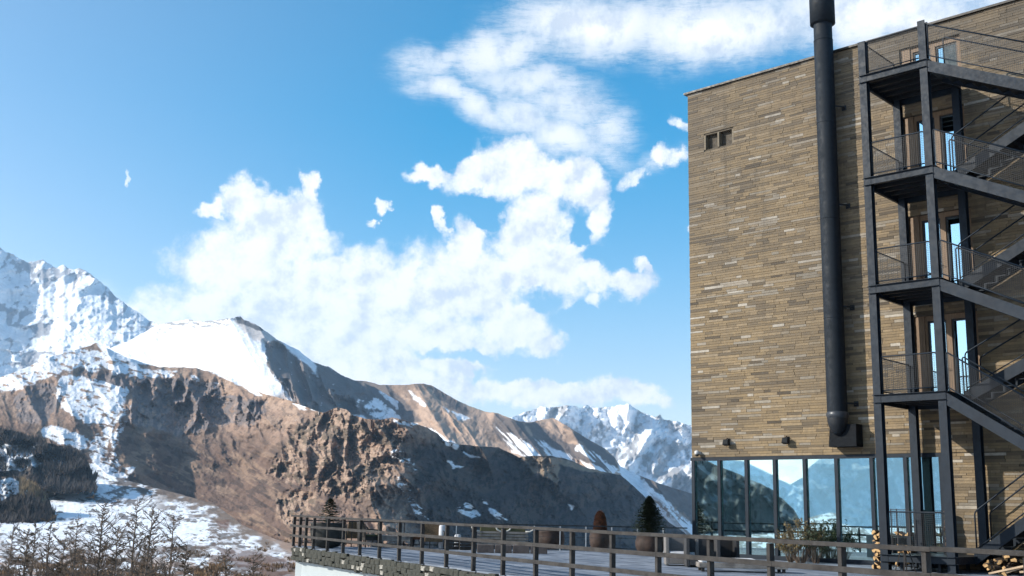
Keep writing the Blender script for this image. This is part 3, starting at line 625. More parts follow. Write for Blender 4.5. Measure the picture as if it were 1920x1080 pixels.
# mountains across the valley, behind and to the left of the camera: the windows mirror them
C0 = np.array([6.667, 40.4, 0.0]); EV = np.array([.7254, -.6883, 0]); NV = np.array([-.6883, -.7254, 0])
def mirror(V):
    d = (V-C0)@NV; return V-2*d[..., None]*NV
def lay(name, ridge, foot, dfun, cfun, mt, x0, x1, nx, ny, jag, seed):
    return relief(name, mt, x0, x1, nx, ny, ridge, foot, dfun, cfun, jag, 12, flip=mirror, seed=seed)
def dR1(X, Y, T): return 1150+420*T+(X-1400)*1.4-160*(ridged(X/26, Y/40, 5, 111)-.5)-20*(fbm(X/7, Y/7, 5, 112)-.5)
def cR1(X, Y, T):
    c = np.zeros(X.shape+(3,))+(.075, .065, .06); return mixc(c, SNOW, sstep(.58, .68, fbm((X-Y)/16, Y/20, 5, 113))*.3*sstep(1540, 1440, X))
lay('wooded_mountain', [(1180, 800), (1300, 858), (1362, 884), (1390, 895), (1430, 912), (1449, 925), (1470, 937), (1490, 956), (1500, 974), (1508, 1000), (1520, 1030)], [(1180, 1060), (1520, 1060)], dR1, cR1, TM_NEAR, 1180, 1520, 260, 130, 2, 9)
def dR2(X, Y, T): return 12500+1500*T-(X-1500)*3-420*(ridged(X/70, Y/60, 5, 121)-.5)-60*(fbm(X/9, Y/9, 5, 122)-.5)
def cR2(X, Y, T):
    c = np.zeros(X.shape+(3,))+(.38, .38, .40); return mixc(c, SNOW, sstep(.56, .68, fbm((X-Y*.3)/14, Y/18, 5, 123)+.15*sstep(930, 980, Y))*.4)
lay('blue_mountain', [(1400, 1000), (1452, 942), (1480, 910), (1507, 897), (1525, 880), (1540, 868), (1560, 856), (1620, 820), (1700, 800), (1800, 812), (1900, 850)], [(1400, 1040), (1900, 1040)], dR2, cR2, TM_MID, 1400, 1900, 300, 120, 2, 10)
def dR3(X, Y, T): return 12500+1300*T-700*(ridged(X/60, Y/60, 5, 131)-.5)
def cR3(X, Y, T): return mixc(np.zeros(X.shape+(3,))+SNOW, (.2, .2, .2), sstep(.5, .6, fbm(X/14, Y/14, 5, 133))*.6)
lay('pale_mountain', [(1250, 850), (1380, 862), (1440, 890), (1497, 915), (1540, 940), (1700, 1000)], [(1250, 1030), (1700, 1030)], dR3, cR3, TM_FAR, 1250, 1700, 200, 80, 2, 12)
def dR4(X, Y, T): return np.interp(Y, [960, 985, 1010, 1040, 1080], [3600, 1900, 900, 500, 260])+0*X
def cR4(X, Y, T):
    c = np.zeros(X.shape+(3,))+SNOW; return mixc(c, (.09, .08, .07), sstep(.5, .6, fbm(X/9, Y/3, 5, 143)+.1*sstep(975, 1010, Y))*.85)
lay('far_valley_floor', [(1200, 1000), (1490, 985), (1560, 968), (1640, 985), (1900, 990)], [(1200, 1100), (1900, 1100)], dR4, cR4, TM_VAL, 1200, 1900, 240, 80, 1, 13)
#HAZE
mb = MB(); mb.box(-17000, 15000, -15000, 19000, -145, 2900)
hz = mb.mesh('haze', MATS.setdefault('haze', bpy.data.materials.new('haze'))); hm = MATS['haze']; hm.use_nodes = True
hm.node_tree.nodes.clear(); hg = G(hm.node_tree); pv = hg.n('ShaderNodeVolumePrincipled'); pv.inputs['Color'].default_value = (.52, .76, 1, 1)
pv.inputs['Density'].default_value = 2.7e-5; pv.inputs['Anisotropy'].default_value = .35
ho = hg.n('ShaderNodeOutputMaterial'); hg.put(ho.inputs['Volume'], pv.outputs[0]); hm.cycles.homogeneous_volume = True if hasattr(hm.cycles, 'homogeneous_volume') else None
link('haze', hz, kind='stuff', label='thin pale air between the terrace and the mountains')

# ------------------------------------------------------------------ the building, in its own frame: x along the wall, -y outwards, z up
BROT = math.atan2(-.6883, .7254)
ROOF = 17.42; HEAD = 3.42; LV = [5.04, 8.33, 11.72, 15.06]
bld = thing('brick_building', C0, BROT, 'tall flat-roofed building faced with thin tan and grey bricks over a glazed ground floor', 'building')
def W3(s, off, z): return C0+EV*s+NV*off+np.array([0, 0, z])
def px(p):
    d = np.asarray(p, float)-EYE; c = d@_f; return 960+CF*(d@_r)/c, 540-CF*(d@_u)/c
OPEN = [(.73, 2.02, 15.02, 15.60)]+[(8.5, 10.504, L, L+2.74) for L in LV[:3]]+[(8.5, 10.504, LV[3], 16.86)]
SMAX = 17.0
# wall core: panels with the openings left free
def rects(x0, x1, z0, z1, holes):
    zs = sorted({z0, z1, *[h for o in holes for h in o[2:] if z0 < h < z1]}); out_ = []
    for a, b in zip(zs, zs[1:]):
        zm = (a+b)/2; cuts = sorted([(o[0], o[1]) for o in holes if o[2] < zm < o[3] and o[1] > x0 and o[0] < x1]); x = x0
        for c, d in cuts:
            if c > x: out_.append((x, c, a, b))
            x = max(x, d)
        if x < x1: out_.append((x, x1, a, b))
    return out_
w = MB()
for a in rects(0, SMAX, HEAD+.05, ROOF, OPEN): w.box(a[0], a[1], .022, .40, a[2], a[3])
w.box(9.22, SMAX, .022, .40, 0, HEAD+.05)
wall = w.build('wall', BACK, bld)
w = MB(); w.box(0, .35, .402, 15, HEAD+.05, ROOF); w.box(.35, SMAX, 14.65, 15, 0, ROOF); w.box(SMAX-.35, SMAX, .402, 14.65, 0, ROOF)
w.build('rear_wall', CONCRETE, bld)
w = MB(); w.box(.352, SMAX-.352, .402, 14.64, 16.95, 17.2); w.build('roof', CONCRETE, bld)
w = MB(); w.box(-.12, SMAX+.1, -.10, .45, ROOF+.002, ROOF+.075); w.box(-.12, .4, .451, 15.1, ROOF+.002, ROOF+.075); w.build('coping', mat('coping_metal', (.04, .036, .032), .5, .2, .1, 4), bld)
# bricks
CH = .0885; cand = []; field = MB()
def brick_span(x0, x1, z, h):
    x = x0
    while x < x1-.02:
        r = random.random(); L = .22+.55*random.random() if r < .75 else .8+.5*random.random()
        if x1-x < L+.14: L = x1-x
        pr = random.choice([0, 0, .003, .006, .009, .013]) ; t_ = min(1, max(0, random.gauss(.5, .22))) if random.random() > .05 else random.uniform(.86, 1)
        cand.append((x+.004, x+L-.005, -pr-.003, z+.005, z+h-.004, t_)); x += L
z = HEAD+.055
def course(z, h, x0):
    hol = [o for o in OPEN if o[2]-.03 < z+h/2 < o[3]+.03]; hol.sort(); x = x0
    for o in hol:
        brick_span(x, o[0]-.002, z, h); x = o[1]+.002
    brick_span(x, SMAX-.01, z, h)
while z < ROOF-CH*.6:
    h = CH*random.choice([.8, 1, 1, 1, 1.15]); h = min(h, ROOF-z); course(z, h, .005); z += h
z = .02
while z < HEAD+.05-.03:
    h = min(CH*random.choice([.8, 1, 1, 1, 1.15]), HEAD+.052-z); course(z, h, 9.225); z += h
# the 300 bricks that show largest become parts of the wall
score = []
for i, b in enumerate(cand):
    xm, zm = (b[0]+b[1])/2, (b[3]+b[4])/2; p = W3(xm, 0, zm); X_, Y_ = px(p)
    hid = 8.3 < xm < 10.8 or (5.4 < xm < 6.9 and zm > 3.6)
    q0 = px(W3(b[0], 0, zm)); q1 = px(W3(b[1], 0, zm)); d = np.linalg.norm(p-EYE)
    score.append((-1 if (X_ > 1915 or Y_ < 0 or Y_ > 1010 or hid) else abs(q1[0]-q0[0])*min(12, CF*(b[4]-b[3])/d)*(1.0 if xm < 8.3 or zm < 5 else .6), i))
score.sort(reverse=True); top300 = {i for s_c, i in score[:300]}
for i, b in enumerate(cand):
    if i in top300:
        m_ = MB(); m_.box(b[0], b[1], b[2], .02, b[3], b[4], b[5]); m_.build('brick', BRICK, wall)
    else: field.box(b[0], b[1], b[2], .02, b[3], b[4], b[5])
field.build('brick_courses', BRICK, wall, kind='stuff')

# glazed ground floor
MUL = [0.07, 1.16, 2.27, 3.38, 4.51, 5.66, 6.88, 8.0, 9.13]
fr = MB(); fr.box(-.03, 9.22, -.03, .16, HEAD-.07, HEAD+.048); fr.box(-.03, 9.22, -.03, .16, 0, .14)
glz = fr.build('window_frame', STEEL, bld)
for s0 in MUL: b_ = MB(); b_.box(s0-.06, s0+.06, -.035, .13, .142, HEAD-.072); b_.build('mullion', STEEL, glz)
for a, b in zip(MUL, MUL[1:]):
    b_ = MB(); u_, v_, w_2 = (random.uniform(-.004, .004) for _ in range(3)); q4 = [(a+.062, .05+u_), (b-.062, .05+v_)]; b_.hexa([(q4[0][0], q4[0][1]-w_2, .142), (q4[1][0], q4[1][1]-w_2, .142), (q4[1][0], q4[1][1]+.012-w_2, .142), (q4[0][0], q4[0][1]+.012-w_2, .142), (q4[0][0], q4[0][1]+w_2, HEAD-.072), (q4[1][0], q4[1][1]+w_2, HEAD-.072), (q4[1][0], q4[1][1]+.012+w_2, HEAD-.072), (q4[0][0], q4[0][1]+.012+w_2, HEAD-.072)]); b_.build('pane', GLASS, glz)
side = MB(); side.box(-.03, .12, .165, 8.5, HEAD-.07, HEAD+.048); side.box(-.03, .12, .165, 8.5, 0, .14)
sd_o = side.build('side_window_frame', STEEL, bld)
SM = [1.3, 2.5, 3.7, 4.9, 6.1, 7.3, 8.45]
for y in SM: b_ = MB(); b_.box(-.035, .11, y-.05, y+.05, .142, HEAD-.072); b_.build('mullion', STEEL, sd_o)
for a, b in zip([.172]+[y+.052 for y in SM], [y-.052 for y in SM]):
    b_ = MB(); b_.box(.03, .042, a, b, .142, HEAD-.072); b_.build('pane', GLASS, sd_o)
rm = MB(); rm.box(.13, SMAX-.36, .42, 14.6, .0, .03); rm.box(.36, SMAX-.36, .42, 14.6, HEAD+.06, HEAD+.16); rm.box(.2, 9.3, 8.55, 8.7, .03, HEAD+.05); rm.box(9.3, 9.45, .42, 8.7, .03, HEAD+.05)
rm.build('dining_room', ROOM, bld)
for s0, y0 in ((2.6, 3.2), (6.2, 3.2), (6.9, 1.0)): b_ = MB(); b_.box(s0, s0+.35, y0, y0+.35, .032, HEAD+.055); b_.build('column', ROOM, bld)
def curtain(s0, s1, y):
    b_ = MB(); n = max(4, int((s1-s0)/.05)); i0 = 0
    for k in range(n+1):
        x = s0+(s1-s0)*k/n; yy = y+.035*math.sin(k*1.9)
        b_.v += [(x, yy, .05), (x, yy, HEAD-.1)]
    for k in range(n): b_.f.append((2*k, 2*k+2, 2*k+3, 2*k+1)); b_.sm.append(True)
    b_.build('curtain', CURTAIN, bld)
for a, b in ((.95, 1.12), (1.25, 1.52), (2.05, 2.2), (2.36, 2.62), (7.0, 7.2)): curtain(a, b, .22)

# vent window high at the corner
vw = MB(); vw.box(.73, 2.02, .30, .34, 15.02, 15.60); vf = vw.build('vent_window', mat('vent_timber', (.17, .155, .12), .8, 0, .2, 6), bld)
b_ = MB(); [b_.box(a, a+.07, -.01, .29, 15.022, 15.598) for a in (.735, 1.33)]; b_.box(1.945, 2.015, .02, .29, 15.022, 15.598); b_.build('frame', mat('vent_frame', (.17, .14, .10), .8, 0, .1, 6), vf)
for a, b in ((.82, 1.32), (1.41, 1.94)): b_ = MB(); b_.box(a, b, .20, .21, 15.03, 15.59); b_.build('pane', mat('dusty_pane', (.075, .062, .047), .8, 0, .3, 3), vf)

# doors of the landings
for k, L in enumerate(LV):
    H = 2.74 if k < 3 else 1.80
    f = MB(); z0 = L+.06; z1 = L+H-.005
    f.box(8.502, 8.82, .06, .38, L+.005, z1)
    for a, b in ((8.822, 8.90), (9.50, 9.66), (10.36, 10.50)): f.box(a, b, .10, .28, z0, z1-.16)
    f.box(8.822, 10.50, .10, .28, z1-.16, z1); f.box(8.822, 10.50, .10, .28, L+.005, z0)
    d_ = f.build('door', DOORWOOD, bld)
    for a, b in ((8.902, 9.498), (9.662, 10.358)):
        s_ = MB()
        s_.box(a, a+.05, .14, .24, z0+.002, z1-.162); s_.box(b-.05, b, .14, .24, z0+.002, z1-.162); s_.box(a+.052, b-.052, .14, .24, z1-.22, z1-.162); s_.box(a+.052, b-.052, .14, .24, z0+.002, z0+.09)
        s_.build('sash', DSTEEL, d_)
        e_2 = 9.90 if (k == 3 and a > 9.6) else b-.052
        g_ = MB(); g_.box(a+.052, e_2, .185, .195, z0+.092, z1-.222); g_.build('pane', DGLASS, d_)
        if e_2 == 9.90: g_ = MB(); g_.box(9.902, b-.052, .15, .20, z0+.092, z1-.222); g_.build('dark_panel', mat('teal_panel', (.02, .045, .06), .6, 0, .1, 3), d_)  # dark teal panel filling the rest of the top right sash
    h_ = MB(); h_.tube([(9.56, .06, L+1.0), (9.56, .03, L+1.0), (9.44, .03, L+1.0)], .012, 6); h_.build('handle', LAMPM, d_)
    b_ = MB(); b_.box(8.6, 10.65, 1.6, 1.65, L+.01, z1+.3); b_.box(8.4, 10.9, .42, 1.65, z1+.02, z1+.1); b_.build('hallway', mat('hallway_wall', (.03, .03, .032), .9, 0, .1, 1), bld)

# ------------------------------------------------------------------ flue, lamps, camera on the wall
fl = thing('flue_pipe', W3(6.02, .5, 3.7), BROT, 'thick black metal flue pipe rising up the brick wall past the roof', 'pipe')
b_ = MB(); b_.lathe([(.325, .93), (.325, 14.0), (.315, 14.02), (.315, 14.7)], 32)
pipe = b_.build('pipe', FLUE, fl)
for zz_ in (4.2, 7.6, 11.0, 14.02): b_ = MB(); b_.lathe([(.326, zz_), (.332, zz_+.005), (.332, zz_+.03), (.326, zz_+.035)], 32); b_.build('joint_band', FLUE, pipe)
b_ = MB(); b_.lathe([(.316, 14.66), (.43, 14.68), (.43, 15.9), (.30, 16.05), (.0, 16.1)], 32); b_.lathe([(.43, 14.68), (.42, 14.72), (.30, 14.74)], 32); b_.build('cap', FLUE, fl)
b_ = MB(); b_.lathe([(.33, 1.12), (.345, 1.1), (.36, 1.02), (.345, .95), (.33, .92)], 32); b_.build('collar', mat('collar_metal', (.04, .046, .056), .4, .1, .1, 6), fl)
b_ = MB(); b_.lathe([(.33, .93), (.325, .82), (.29, .66), (.22, .50), (.13, .40), (.0, .35)], 28); b_.build('elbow', DSTEEL, fl)
b_ = MB(); b_.hexa([(-.35, .0, .0), (.62, .0, .0), (.62, .46, .0), (-.35, .46, .0), (-.3, .02, .72), (.62, .02, .72), (.62, .46, .72), (-.3, .46, .72)]); b_.build('wall_box', mat('box_metal', (.007, .009, .012), .8, 0, .1, 5, spec=.15), fl, .01)
for zz_ in (1.4, 4.6, 8.1, 11.6):
    b_ = MB(); b_.tube([(.30, .06, zz_), (.44, .25, zz_), (.44, .47, zz_)], .03, 8); b_.box(.36, .52, .455, .472, zz_-.09, zz_+.09); b_.build('bracket', DSTEEL, fl)
def wall_lamp(s0, z0, label):
    t = thing('wall_lamp', W3(s0, .002, z0), BROT, label, 'lamp', 'small floodlights along the brick wall')
    b_ = MB(); b_.box(-.05, .05, -.02, 0, -.07, .10); b_.build('mount', LAMPM, t)
    b_ = MB(); b_.tube([(0, -.02, .07), (0, -.12, .1), (0, -.18, .05)], .014, 6); b_.build('arm', LAMPM, t)
    b_ = MB(); b_.hexa([(-.12, -.27, -.13), (.12, -.27, -.13), (.12, -.12, -.17), (-.12, -.12, -.17), (-.10, -.23, .05), (.10, -.23, .05), (.10, -.10, .04), (-.10, -.10, .04)]); b_.build('head', LAMPM, t, .01)
    b_ = MB(); b_.hexa([(-.10, -.277, -.115), (.10, -.277, -.115), (.10, -.272, -.116), (-.10, -.272, -.116), (-.085, -.245, .03), (.085, -.245, .03), (.085, -.24, .03), (-.085, -.24, .03)]); b_.build('glass', mat('lamp_glass', (.02, .022, .024), .8, 0, .05, 3, spec=.1), t)
wall_lamp(1.59, 4.02, 'small dark floodlight on the brick wall nearer the left corner of the building')
wall_lamp(3.93, 4.02, 'small dark floodlight on the brick wall nearer the flue pipe')
t = thing('security_camera', W3(.36, .002, 3.62), BROT, 'small white camera fixed at the lower left corner of the brick wall', 'camera')
b_ = MB(); b_.box(-.05, .05, -.10, 0, -.04, .06); b_.build('mount', WHITE, t)
b_ = MB(); b_.lathe([(.0, -.11), (.055, -.095), (.085, -.04), (.09, .0), (.08, .05), (.0, .08)], 16, (-.02, -.17, .02)); b_.build('housing', WHITE, t)
b_ = MB(); b_.lathe([(.0, -.075), (.05, -.06), (.07, -.02), (.07, .0)], 14, (.02, -.22, -.05)); b_.build('lens', LAMPM, t)

# ------------------------------------------------------------------ fire escape
fe = thing('steel_staircase', W3(9.4, 1.5, 0), BROT, 'dark blue-grey steel fire escape zigzagging up the brick wall', 'staircase')
def FL(s, off, z): return (s-9.4, -(off-1.5), z)       # building coordinates to the staircase's own
def fbox(mb, s0, s1, o0, o1, z0, z1): p = FL(s0, o1, z0); q = FL(s1, o0, z1); mb.box(p[0], q[0], p[1], q[1], z0, z1)
def icol(s0, o0, z0, z1, nm='column'):
    b_ = MB(); a = .115
    fbox(b_, s0-a, s0+a, o0+a-.02, o0+a, z0, z1); fbox(b_, s0-a, s0+a, o0-a, o0-a+.02, z0, z1); fbox(b_, s0-.01, s0+.01, o0-a+.021, o0+a-.021, z0, z1)
    fbox(b_, s0-a-.05, s0+a+.05, o0-a-.05, o0+a+.05, z0-.0, z0+.02) if z0 < .1 else None
    b_.build(nm, STEEL, fe)
S0, S1, SA, SB = 8.5, 10.43, 13.75, 15.2; OI, OO = .36, 2.75
for s0, o0, zt in ((S0, OO, 15.33), (S1, OO, 16.33), (S0, OI, 15.0), (S1, OI, 15.0), (SA+.1, OO, 14), (SB, OO, 14), (SA+.1, OI, 14), (SB, OI, 14)): icol(s0, o0, .0, zt)
b_ = MB(); fbox(b_, S0-.115, S0+.115, OO-.115, OO+.115, 15.335, 16.2); b_.build('column_top', STEEL, fe)
def channel(mb, p, q, h=.24, t=.012, fl_=.07, side=1):
    """C-section beam from p to q given as (s, off, z of the top edge)"""
    p = np.array(FL(*p)); q = np.array(FL(*q)); d = (q-p)/np.linalg.norm(q-p); up = np.array([0, 0, 1.]); sd_ = np.cross(d, up)*side; sd_ /= np.linalg.norm(sd_)
    mb.bar(p-up*h/2, q-up*h/2, t, h, up=(0, 0, 1))
    # vertical ends are kept upright by bar(); flanges
    for zo in (-.006, -h+.006): mb.bar(p+up*zo+sd_*(fl_/2+t/2), q+up*zo+sd_*(fl_/2+t/2), fl_, t, up=(0, 0, 1))
def mesh_panel(p, q, h0, h1, nm='mesh_panel', step=.055):
    """woven wire between two rails; p, q are (s, off, z of the floor)"""
    p = np.array(FL(*p)); q = np.array(FL(*q)); L = np.linalg.norm((q-p)); b_ = MB(); up = np.array([0, 0, 1.])
    n = max(2, int(np.linalg.norm((q-p)[:2])/step)); r = .003
    for k in range(1, n):
        a = p+(q-p)*k/n; b_.bar(a+up*h0, a+up*h1, r*2)
    m_ = int((h1-h0)/step)
    for k in range(1, m_):
        zz_ = h0+(h1-h0)*k/m_; b_.bar(p+up*zz_, q+up*zz_, r*2)
    return b_.build(nm, DSTEEL, fe, kind='stuff')
def guard(p, q, h=1.13, low=.13, inset=.03, r=.024, mesh_=True, post0=True, post1=True, mids=0):
    """tube frame with wire infill along a floor edge or a flight"""
    P_ = np.array(FL(*p)); Q_ = np.array(FL(*q)); d = Q_-P_; d /= np.linalg.norm(d); P_ = P_+d*inset; Q_ = Q_-d*inset; up = np.array([0, 0, 1.])
    c = .07; pts = []
    if post0: pts += [P_+up*(low-.13), P_+up*(h-c), P_+up*(h-c*.3)+d*c*.3, P_+up*h+d*c]
    else: pts += [P_+up*h]
    if post1: pts += [Q_+up*h-d*c, Q_+up*(h-c*.3)-d*c*.3, Q_+up*(h-c), Q_+up*(low-.13)]
    else: pts += [Q_+up*h]
    b_ = MB(); b_.tube(pts, r, 8); b_.tube([P_+up*low, Q_+up*low], r*.8, 8)
    for k in range(mids):
        a = P_+(Q_-P_)*(k+1)/(mids+1); b_.tube([a, a+up*h], r*.8, 8)
    b_.build('handrail', STEEL, fe)
    if mesh_: mesh_panel(p, q, low, h)
def landing(L, s0, s1, o0, o1, h=.24, rails=()):
    b_ = MB(); fbox(b_, s0+.02, s1-.02, o0+.02, o1-.02, L-.03, L-.002)
    for k in range(5):
        o = o0+.3+(o1-o0-.6)*k/4; fbox(b_, s0+.03, s1-.03, o-.03, o+.03, L-.15, L-.032)
    pl = b_.build('landing_plate', DSTEEL, fe)
    b_ = MB(); channel(b_, (s0, o1, L), (s1, o1, L), h); channel(b_, (s0, o0, L), (s1, o0, L), h, side=-1); channel(b_, (s0, o0+.013, L), (s0, o1-.013, L), h, side=1); channel(b_, (s1, o0+.013, L), (s1, o1-.013, L), h, side=-1)
    b_.build('landing_beam', STEEL, fe)
def flight(p, q, o0, o1, n=10, h=.36):
    """p, q: (s, z of the top edge of the stringer)"""
    for o, sgn in ((o0, -1), (o1, 1)):
        b_ = MB(); a = np.array(FL(p[0], o, p[1])); c = np.array(FL(q[0], o, q[1]))
        tz = h
        for t_, zlo, zhi in ((.012, -tz, 0),):
            b_.hexa([(a[0], a[1]-t_/2, a[2]+zlo), (c[0], c[1]-t_/2, c[2]+zlo), (c[0], c[1]+t_/2, c[2]+zlo), (a[0], a[1]+t_/2, a[2]+zlo), (a[0], a[1]-t_/2, a[2]+zhi), (c[0], c[1]-t_/2, c[2]+zhi), (c[0], c[1]+t_/2, c[2]+zhi), (a[0], a[1]+t_/2, a[2]+zhi)])
        for zo in (-.006, -tz+.006):
            y0 = a[1]+(-.08 if sgn > 0 else 0); y0, y1 = (a[1]+.007, a[1]+.085) if sgn > 0 else (a[1]-.085, a[1]-.007)
            b_.hexa([(a[0], y0, a[2]+zo-.006), (c[0], y0, c[2]+zo-.006), (c[0], y1, c[2]+zo-.006), (a[0], y1, a[2]+zo-.006), (a[0], y0, a[2]+zo+.006), (c[0], y0, c[2]+zo+.006), (c[0], y1, c[2]+zo+.006), (a[0], y1, a[2]+zo+.006)])
        b_.build('stringer', STEEL, fe)
    for k in range(n):
        f_ = (k+.5)/n; s0 = p[0]+(q[0]-p[0])*f_; z0 = p[1]+(q[1]-p[1])*f_-.2
        b_ = MB(); fbox(b_, s0-.19, s0+.19, o0+.09, o1-.09, z0, z0+.035); (fbox(b_, s0+(.16 if q[1] > p[1] else -.19), s0+(.19 if q[1] > p[1] else -.16), o0+.09, o1-.09, z0+.036, z0+.19)); b_.build('tread', DSTEEL, fe)
MIDS = []
for k, L in enumerate(LV):
    landing(L, S0-.1, S1+.1, OI-.1, OO+.1)
    guard((S0+.09, OO+.02, L), (S1-.09, OO+.02, L)); guard((S0, OI+.09, L), (S0, OO-.09, L))
    tn = .49 if k else .66; zm = L-tn*(SA-S1-.06)
    MIDS.append(zm)
    flight((S1+.06, L-.004), (SA, zm), 1.62, OO+.09, 9)
    guard((S1+.13, OO+.05, L), (SA, OO+.05, zm), h=1.14, post1=False); guard((S1+.13, 1.60, L), (SA, 1.60, zm), h=1.14, post1=False, mesh_=False)
for k, zm in enumerate(MIDS):
    landing(zm, SA, SB+.2, OI-.1, OO+.1); guard((SB+.15, OI, zm), (SB+.15, OO, zm)); guard((SA+.1, OO+.02, zm), (SB+.1, OO+.02, zm))
    low_ = (LV[k-1] if k else .45); s_hi = SA-(.0)
    flight((S1+.1, low_+.10), (s_hi, zm+.0), OI-.06, 1.46, 9)
    guard((S1+.16, 1.46, low_+.06), (s_hi, 1.46, zm), h=1.16, post1=False, mesh_=False); guard((S1+.16, OI-.06, low_+.06), (s_hi, OI-.06, zm), h=1.16, post1=False, mesh_=False)
# low platform at the foot
landing(.45, S0-.1, S1+.1, OI-.1, OO+.1, .2); guard((S0+.09, OO+.02, .45), (S1-.09, OO+.02, .45), h=1.2); 
for s0, o0 in ((8.9, 2.6), (10.0, 2.6), (8.9, .6), (10.0, .6)): b_ = MB(); fbox(b_, s0-.04, s0+.04, o0-.04, o0+.04, 0, .24); b_.build('platform_leg', STEEL, fe)

# ------------------------------------------------------------------ terrace
RA = np.array([-1.5065, 29.336]); RD = np.array([math.sin(R_(-26.8)), math.cos(R_(-26.8))]); RN = np.array([-RD[1], RD[0]])   # RN points off the terrace, to the left
def rp(t, o=0.0, z=0.0): q = RA+RD*t+RN*o; return np.array([q[0], q[1], z])
TE = 14.6; TS = -30.0
K0 = rp(TE)[:2]; K1 = rp(TS)[:2]
KF = C0[:2]-EV[:2]*.0+np.array([.2, 2.4])       # far edge meets the building here
def prism(poly_, z0, z1, name, m, kind='structure', **k):
    n = len(poly_); b_ = MB(); b_.v = [(p[0], p[1], z0) for p in poly_]+[(p[0], p[1], z1) for p in poly_]
    b_.f = [tuple(range(n))[::-1], tuple(range(n, 2*n))]+[(i, (i+1) % n, n+(i+1) % n, n+i) for i in range(n)]; b_.sm = [False]*(n+2)
    return b_.build(name, m, None, kind=kind, **k)
tp = [tuple(K1), (26, K1[1]), (26, 26), tuple(W3(.2, -.5, 0)[:2]+np.array([.4, 0])), tuple(KF), tuple(K0)]
E0, E1 = rp(TE-.1, -.1)[:2], rp(TS, -.1)[:2]
tp = [tuple(E1), (40, float(K1[1])), (40, 42), (float(KF[0])+3, 44.5), (float(KF[0]), float(KF[1])+.6), tuple(E0)]
floor_ = prism(tp, -.45, -.045, 'terrace_floor', CONCRETE)
DECKM = bpy.data.materials.new('frosted_deck'); DECKM.use_nodes = True; _t = DECKM.node_tree; _h2 = G(_t); _b = _t.nodes['Principled BSDF']
_a = _h2.n('ShaderNodeAttribute', attribute_name='tint'); _p = _h2.n('ShaderNodeNewGeometry').outputs['Position']; _n1, _ = _h2.noise(_p, 1.1, 6, .6); _n2, _ = _h2.noise(_p, .25, 4, .5)
_c = _h2.ramp(_a.outputs['Fac'], [(0, (.085, .105, .14)), (.5, (.125, .15, .19)), (1, (.18, .205, .25))])
_h2.put(_b.inputs['Base Color'], _h2.mix(_h2.mr(_h2.m('ADD', _n1, _h2.m('MULTIPLY', _n2, .4)), .6, .85, 0, .5), _c, (.30, .33, .38, 1))); _b.inputs['Roughness'].default_value = .9; _b.inputs['Specular IOR Level'].default_value = .1
# boards run parallel to the near railing
b_ = MB(); k = 0; wb = .145
def clip_line(o):
    """range of t where the line at offset o lies on the terrace"""
    P = [np.array(p) for p in tp]; ts = []
    for i in range(len(P)):
        a, b = P[i], P[(i+1) % len(P)]; oa, ob = (a-RA)@RN, (b-RA)@RN
        if (oa-o)*(ob-o) < 0: q = a+(b-a)*((o-oa)/(ob-oa)); ts.append((q-RA)@RD)
    return (min(ts), max(ts)) if len(ts) >= 2 else None
o = -.06
while o > -26:
    c = clip_line(o-wb/2)
    if c:
        t0, t1 = max(c[0], -20)+.02, c[1]-.02
        if t1 > t0:
            x = t0
            while x < t1:
                L = random.uniform(2.4, 4.0); x2 = min(x+L, t1); i = len(b_.v); dz = random.uniform(-.003, .003)
                for zz_ in (-.044, -.004+dz):
                    for tt, oo in ((x, o), (x2-.006, o), (x2-.006, o-wb+.008), (x, o-wb+.008)): b_.v.append(tuple(rp(tt, oo, zz_)))
                b_.f += [tuple(i+q for q in z_) for z_ in BOXF]; b_.sm += [False]*6; b_.a += [random.random()]*8; x = x2
    o -= wb
b_.build('deck_board', DECKM, floor_, kind='stuff')
# white wall and stone edging below the near side
b_ = MB(); pts = [rp(TE-.25, -.25), rp(TS, -.25), rp(TS, -.6), rp(TE-.25, -.6)]
b_.hexa([(*p[:2], -7.5) for p in pts]+[(*p[:2], -.53) for p in pts]); 
q_ = np.array([K0, KF]); dK_ = (KF-K0)/np.linalg.norm(KF-K0); nK = np.array([-dK_[1], dK_[0]])
pts = [K0-nK*.25+dK_*.25, KF-nK*.25, KF-nK*.6, K0-nK*.6+dK_*.6]
b_.hexa([(*p[:2], -7.5) for p in pts]+[(*p[:2], -.53) for p in pts])
rw = b_.build('retaining_wall', RENDER, None, label='smooth white rendered wall carrying the terrace below its stone edge', cat='wall')
b_ = MB(); pts = [rp(TE-.05, -.05), rp(TS, -.05), rp(TS, -.62), rp(TE-.05, -.62)]
b_.hexa([(*p[:2], -.528) for p in pts]+[(*p[:2], -.046) for p in pts])
edge = b_.build('terrace_edge', mat('edge_mortar', (.05, .048, .042), .95, 0, .3, 3, .6, 20), None, kind='structure')
